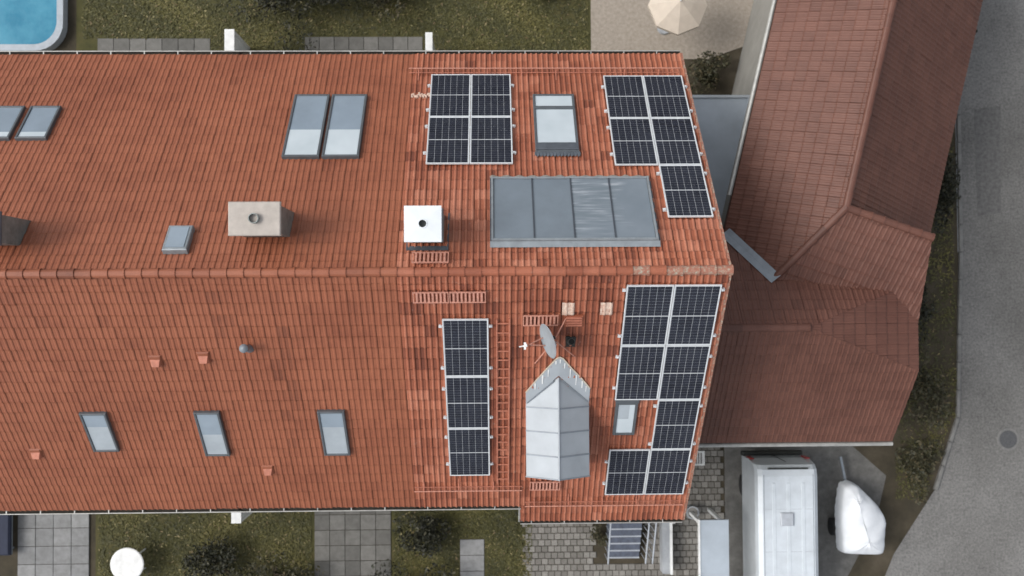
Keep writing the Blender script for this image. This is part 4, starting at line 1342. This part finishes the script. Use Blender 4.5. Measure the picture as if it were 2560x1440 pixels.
# ------------------------------------------------------------------ entrance steps, low wall, canopy, planter, light shaft
t = empty('entrance_steps', (4.2, -7.9, 0), 'blue-grey entrance steps with white handrails below the near eave', 'steps')
for k in range(6):
    y0 = -7.35 - 0.27 * k
    z = 0.95 - 0.16 * k
    MB().box(3.68, 4.72, y0 - 0.27, y0, 0.0, z - 0.03).build('riser', M['steel_blue'], t)
    MB().box(3.68, 4.72, y0 - 0.27, y0, z - 0.0295, z).build('tread', M['steel_blue'], t)
    MB().box(3.68, 4.72, y0 - 0.292, y0 - 0.250, z - 0.028, z + 0.006).build('nosing', M['pale_edge'], t)
MB().box(3.5, 4.9, -7.349, -5.6, 0.0, 0.95).build('landing', M['steel_blue'], t)
for xx in (3.60, 4.80, 5.02):
    r_ = MB().tube([(xx, -5.9, 1.85), (xx, -7.3, 1.85), (xx, -8.95, 0.95)], 0.024, 8)
    r_ = r_.build('handrail', M['pale_edge'], t)
    for k in range(7):
        yy = -7.3 - 0.26 * k
        zz = 1.85 - 0.9 * (k * 0.26) / 1.65
        MB().tube([(xx, yy, max(0.0, zz - 0.95)), (xx, yy, zz)], 0.012, 6).build('baluster', M['pale_edge'], r_)
t = empty('garden_wall', (5.55, -8.0, 0), 'low pale concrete wall with white capping right of the entrance steps', 'wall')
MB().box(5.42, 5.68, -9.4, -6.4, 0, 0.55).build('body', M['concrete'], t)
MB().box(5.66, 5.74, -9.42, -6.4, 0.551, 0.60).build('capping', M['white'], t)
t = empty('stone_planter', (6.42, -7.45, 0), 'round grey stone planter at the corner of the paving', 'planter')
fz = Fr((6.42, -7.45, 0), (1, 0, 0), (0, 1, 0), (0, 0, 1))
MB(fz).lathe([(0.16, 0.0), (0.20, 0.5), (0.21, 0.55), (0.17, 0.55), (0.165, 0.48), (0.001, 0.48)], 24).build('bowl', M['concrete'], t)
MB(fz).lathe([(0.001, 0.50), (0.164, 0.495)], 20).build('soil', plain('grey_gravel', c3(0.25, 0.24, 0.22), 0.9, 0, 0.3, 40), t)
t = empty('carport_canopy', (6.7, -8.7, 0), 'pale grey flat canopy with white edge below the lower right corner', 'canopy')
MB().box(6.27, 7.15, -10.6, -7.30, 2.18, 2.25).build('roof', M['flatroof'], t)
MB().box(6.22, 6.268, -10.6, -7.28, 2.14, 2.28).build('edge_board', M['white'], t)
for xx in (6.35, 7.05):
    for yy in (-7.45, -10.4):
        MB().box(xx - .05, xx + .05, yy - .05, yy + .05, 0, 2.179).build('post', M['white'], t)
t = empty('light_shaft', (6.72, -5.75, 0), 'white-framed cellar light shaft grate beside the gable wall', 'light shaft')
m = MB()
for q in ((6.50, 6.93, -5.58, -5.53), (6.50, 6.93, -6.0, -5.95), (6.50, 6.55, -5.95, -5.58), (6.88, 6.93, -5.95, -5.58)):
    m.box(*q, 0.0, 0.09)
m.build('frame', M['white'], t)
for k in range(4):
    MB().box(6.60 + .08 * k, 6.63 + .08 * k, -5.949, -5.581, 0.03, 0.085).build('grate_bar', M['white'], t)

# ------------------------------------------------------------------ white van and covered trailer
t = empty('parked_van', (9.0, -8.1, 0), 'white panel van parked in the drive below the corner house', 'van')
vx0, vx1 = 8.06, 9.98
prof = [(-5.62, 0.45), (-5.60, 1.2), (-5.68, 2.0), (-5.80, 2.16), (-6.0, 2.22), (-9.4, 2.22), (-9.65, 2.10), (-10.35, 1.30), (-10.95, 1.08), (-11.1, 0.9), (-11.12, 0.45)]
secs = [(0.0, 0.10), (0.02, 0.05), (0.10, 0.0)]
n = len(prof)
m = MB()
xs = [(vx0, 0.30), (vx0 + .04, 0.10), (vx0 + .16, 0.0), (vx1 - .16, 0.0), (vx1 - .04, .10), (vx1, .30)]
vs = []
for x, dz in xs:
    for (y, z) in prof:
        vs.append((x, y * 1.0, z - (dz if z > 1.3 else 0)))
fs = []
for i in range(len(xs) - 1):
    for k in range(n - 1):
        fs.append((i * n + k, (i + 1) * n + k, (i + 1) * n + k + 1, i * n + k + 1))
fs += [tuple(range(n))[::-1], tuple(range((len(xs) - 1) * n, len(xs) * n))]
m.add(vs, fs)
m.build('body', M['white_paint'], t)
for k in range(3):
    MB().cbox(vx0 + 0.45 + 0.45 * k, vx0 + 0.56 + 0.45 * k, -9.2, -6.2, 2.221, 2.231, 0.005).build('roof_rib', M['white_paint'], t)
for xx in (vx0 + 0.20, vx1 - 0.20):
    MB().box(xx - .008, xx + .008, -9.5, -5.95, 2.19, 2.224).build('roof_gutter', M['zincdark'], t)
for yy in (-7.0, -8.3):
    MB().box(vx0 + .22, vx1 - .22, yy - .006, yy + .006, 2.20, 2.2235).build('roof_seam', M['pale_edge'], t)
MB().cbox(8.75, 9.15, -7.5, -7.1, 2.232, 2.30, 0.03).build('roof_vent', M['pale_edge'], t)
MB().box(8.4, 9.64, -5.79, -5.74, 2.155, 2.20).build('brake_lamp_bar', M['black'], t)
MB().add([(vx0 + .2, -9.66, 2.11), (vx1 - .2, -9.66, 2.11), (vx1 - .15, -10.34, 1.33), (vx0 + .15, -10.34, 1.33)], [(3, 2, 1, 0)]).build('windscreen', M['carglass'], t)
MB().box(9.012, 9.028, -5.60, -5.585, 0.5, 1.95).build('door_gap', M['carglass'], t)
for xx in (vx0 + .02, vx1 - .14):
    MB().box(xx, xx + .12, -5.595, -5.57, 0.9, 1.4).build('tail_lamp', M['lamp_red'], t)
MB().cbox(vx0 - .02, vx1 + .02, -5.60, -5.48, 0.40, 0.62, 0.03).build('bumper', M['black'], t)
for yy in (-6.6, -10.0):
    for xx in (vx0 + .01, vx1 - .21):
        MB().tube([(xx, yy, 0.34), (xx + .2, yy, 0.34)], 0.34, 18).build('wheel', M['tyre'], t)
for s_ in (-1, 1):
    xm = (vx0 + vx1) / 2 + s_ * 1.07
    MB().box(xm - .10, xm + .10, -9.86, -9.74, 1.35, 1.65).build('wing_mirror', M['white_paint'], t)

t = empty('covered_trailer', (11.75, -7.7, 0), 'small trailer under a pointed white cover right of the van', 'trailer')
random.seed(51)
base = [(11.10, -8.7), (12.42, -8.75), (12.52, -7.6), (12.25, -7.15), (11.55, -6.45), (11.18, -6.5), (11.05, -7.4)]
def loop(pts, n):
    P = []
    seg = [(Vector(pts[i]), Vector(pts[(i + 1) % len(pts)])) for i in range(len(pts))]
    tot = sum((b - a).length for a, b in seg)
    for k in range(n):
        d_ = tot * k / n
        for a, b in seg:
            l = (b - a).length
            if d_ <= l:
                P.append(a.lerp(b, d_ / l))
                break
            d_ -= l
    for _ in range(3):
        P = [(P[i - 1] + 2 * P[i] + P[(i + 1) % n]) / 4 for i in range(n)]
    return P
n = 64
bl = loop(base, n)
cen = Vector((11.78, -7.75))
ca_, cb_ = Vector((11.50, -7.0)), Vector((11.82, -8.25))
rings = [(1.03, 0.58), (1.02, 0.72), (1.0, 0.95), (0.985, 1.06), (0.95, 1.13), (0.85, 1.20), (0.68, 1.27), (0.48, 1.34), (0.28, 1.39), (0.10, 1.42), (0.005, 1.425)]
vs = []
for i, (f, z) in enumerate(rings):
    for k, p in enumerate(bl):
        wv = math.sin(k * 1.9 + 0.6 * i) * 0.010 + math.sin(k * 0.7 + i) * 0.012
        tt = min(1, max(0, (p - ca_).dot(cb_ - ca_) / (cb_ - ca_).length_squared))
        cq = ca_.lerp(cb_, tt) if i > 3 else cen
        cq = cen.lerp(cq, min(1, max(0, (i - 3) / 4)))
        q = cq + (p - cq) * (f + (0.016 * math.sin(k * 2.4) if i < 3 else 0))
        vs.append((q.x, q.y, z + wv * (1.5 if i > 3 else 0.4)))
fs = [(i * n + k, i * n + (k + 1) % n, (i + 1) * n + (k + 1) % n, (i + 1) * n + k) for i in range(len(rings) - 1) for k in range(n)]
MB().add(vs, fs).build('cover', plain('white_tarpaulin', c3(0.70, 0.73, 0.76), 0.45, 0, 0.06, 3), t, smooth=True)
MB().box(11.15, 12.4, -8.6, -7.3, 0.35, 0.619).build('load_bed', M['zincdark'], t)
MB().bar((11.6, -7.3, 0.45), (11.3, -5.7, 0.45), 0.07, 0.07).build('drawbar', M['zincdark'], t)
for xx in (11.0, 12.42):
    MB().tube([(xx, -8.0, 0.28), (xx + .14, -8.0, 0.28)], 0.28, 16).build('wheel', M['tyre'], t)

# ------------------------------------------------------------------ render defaults
scene.render.engine = 'CYCLES'
scene.render.resolution_x, scene.render.resolution_y = 1024, 576
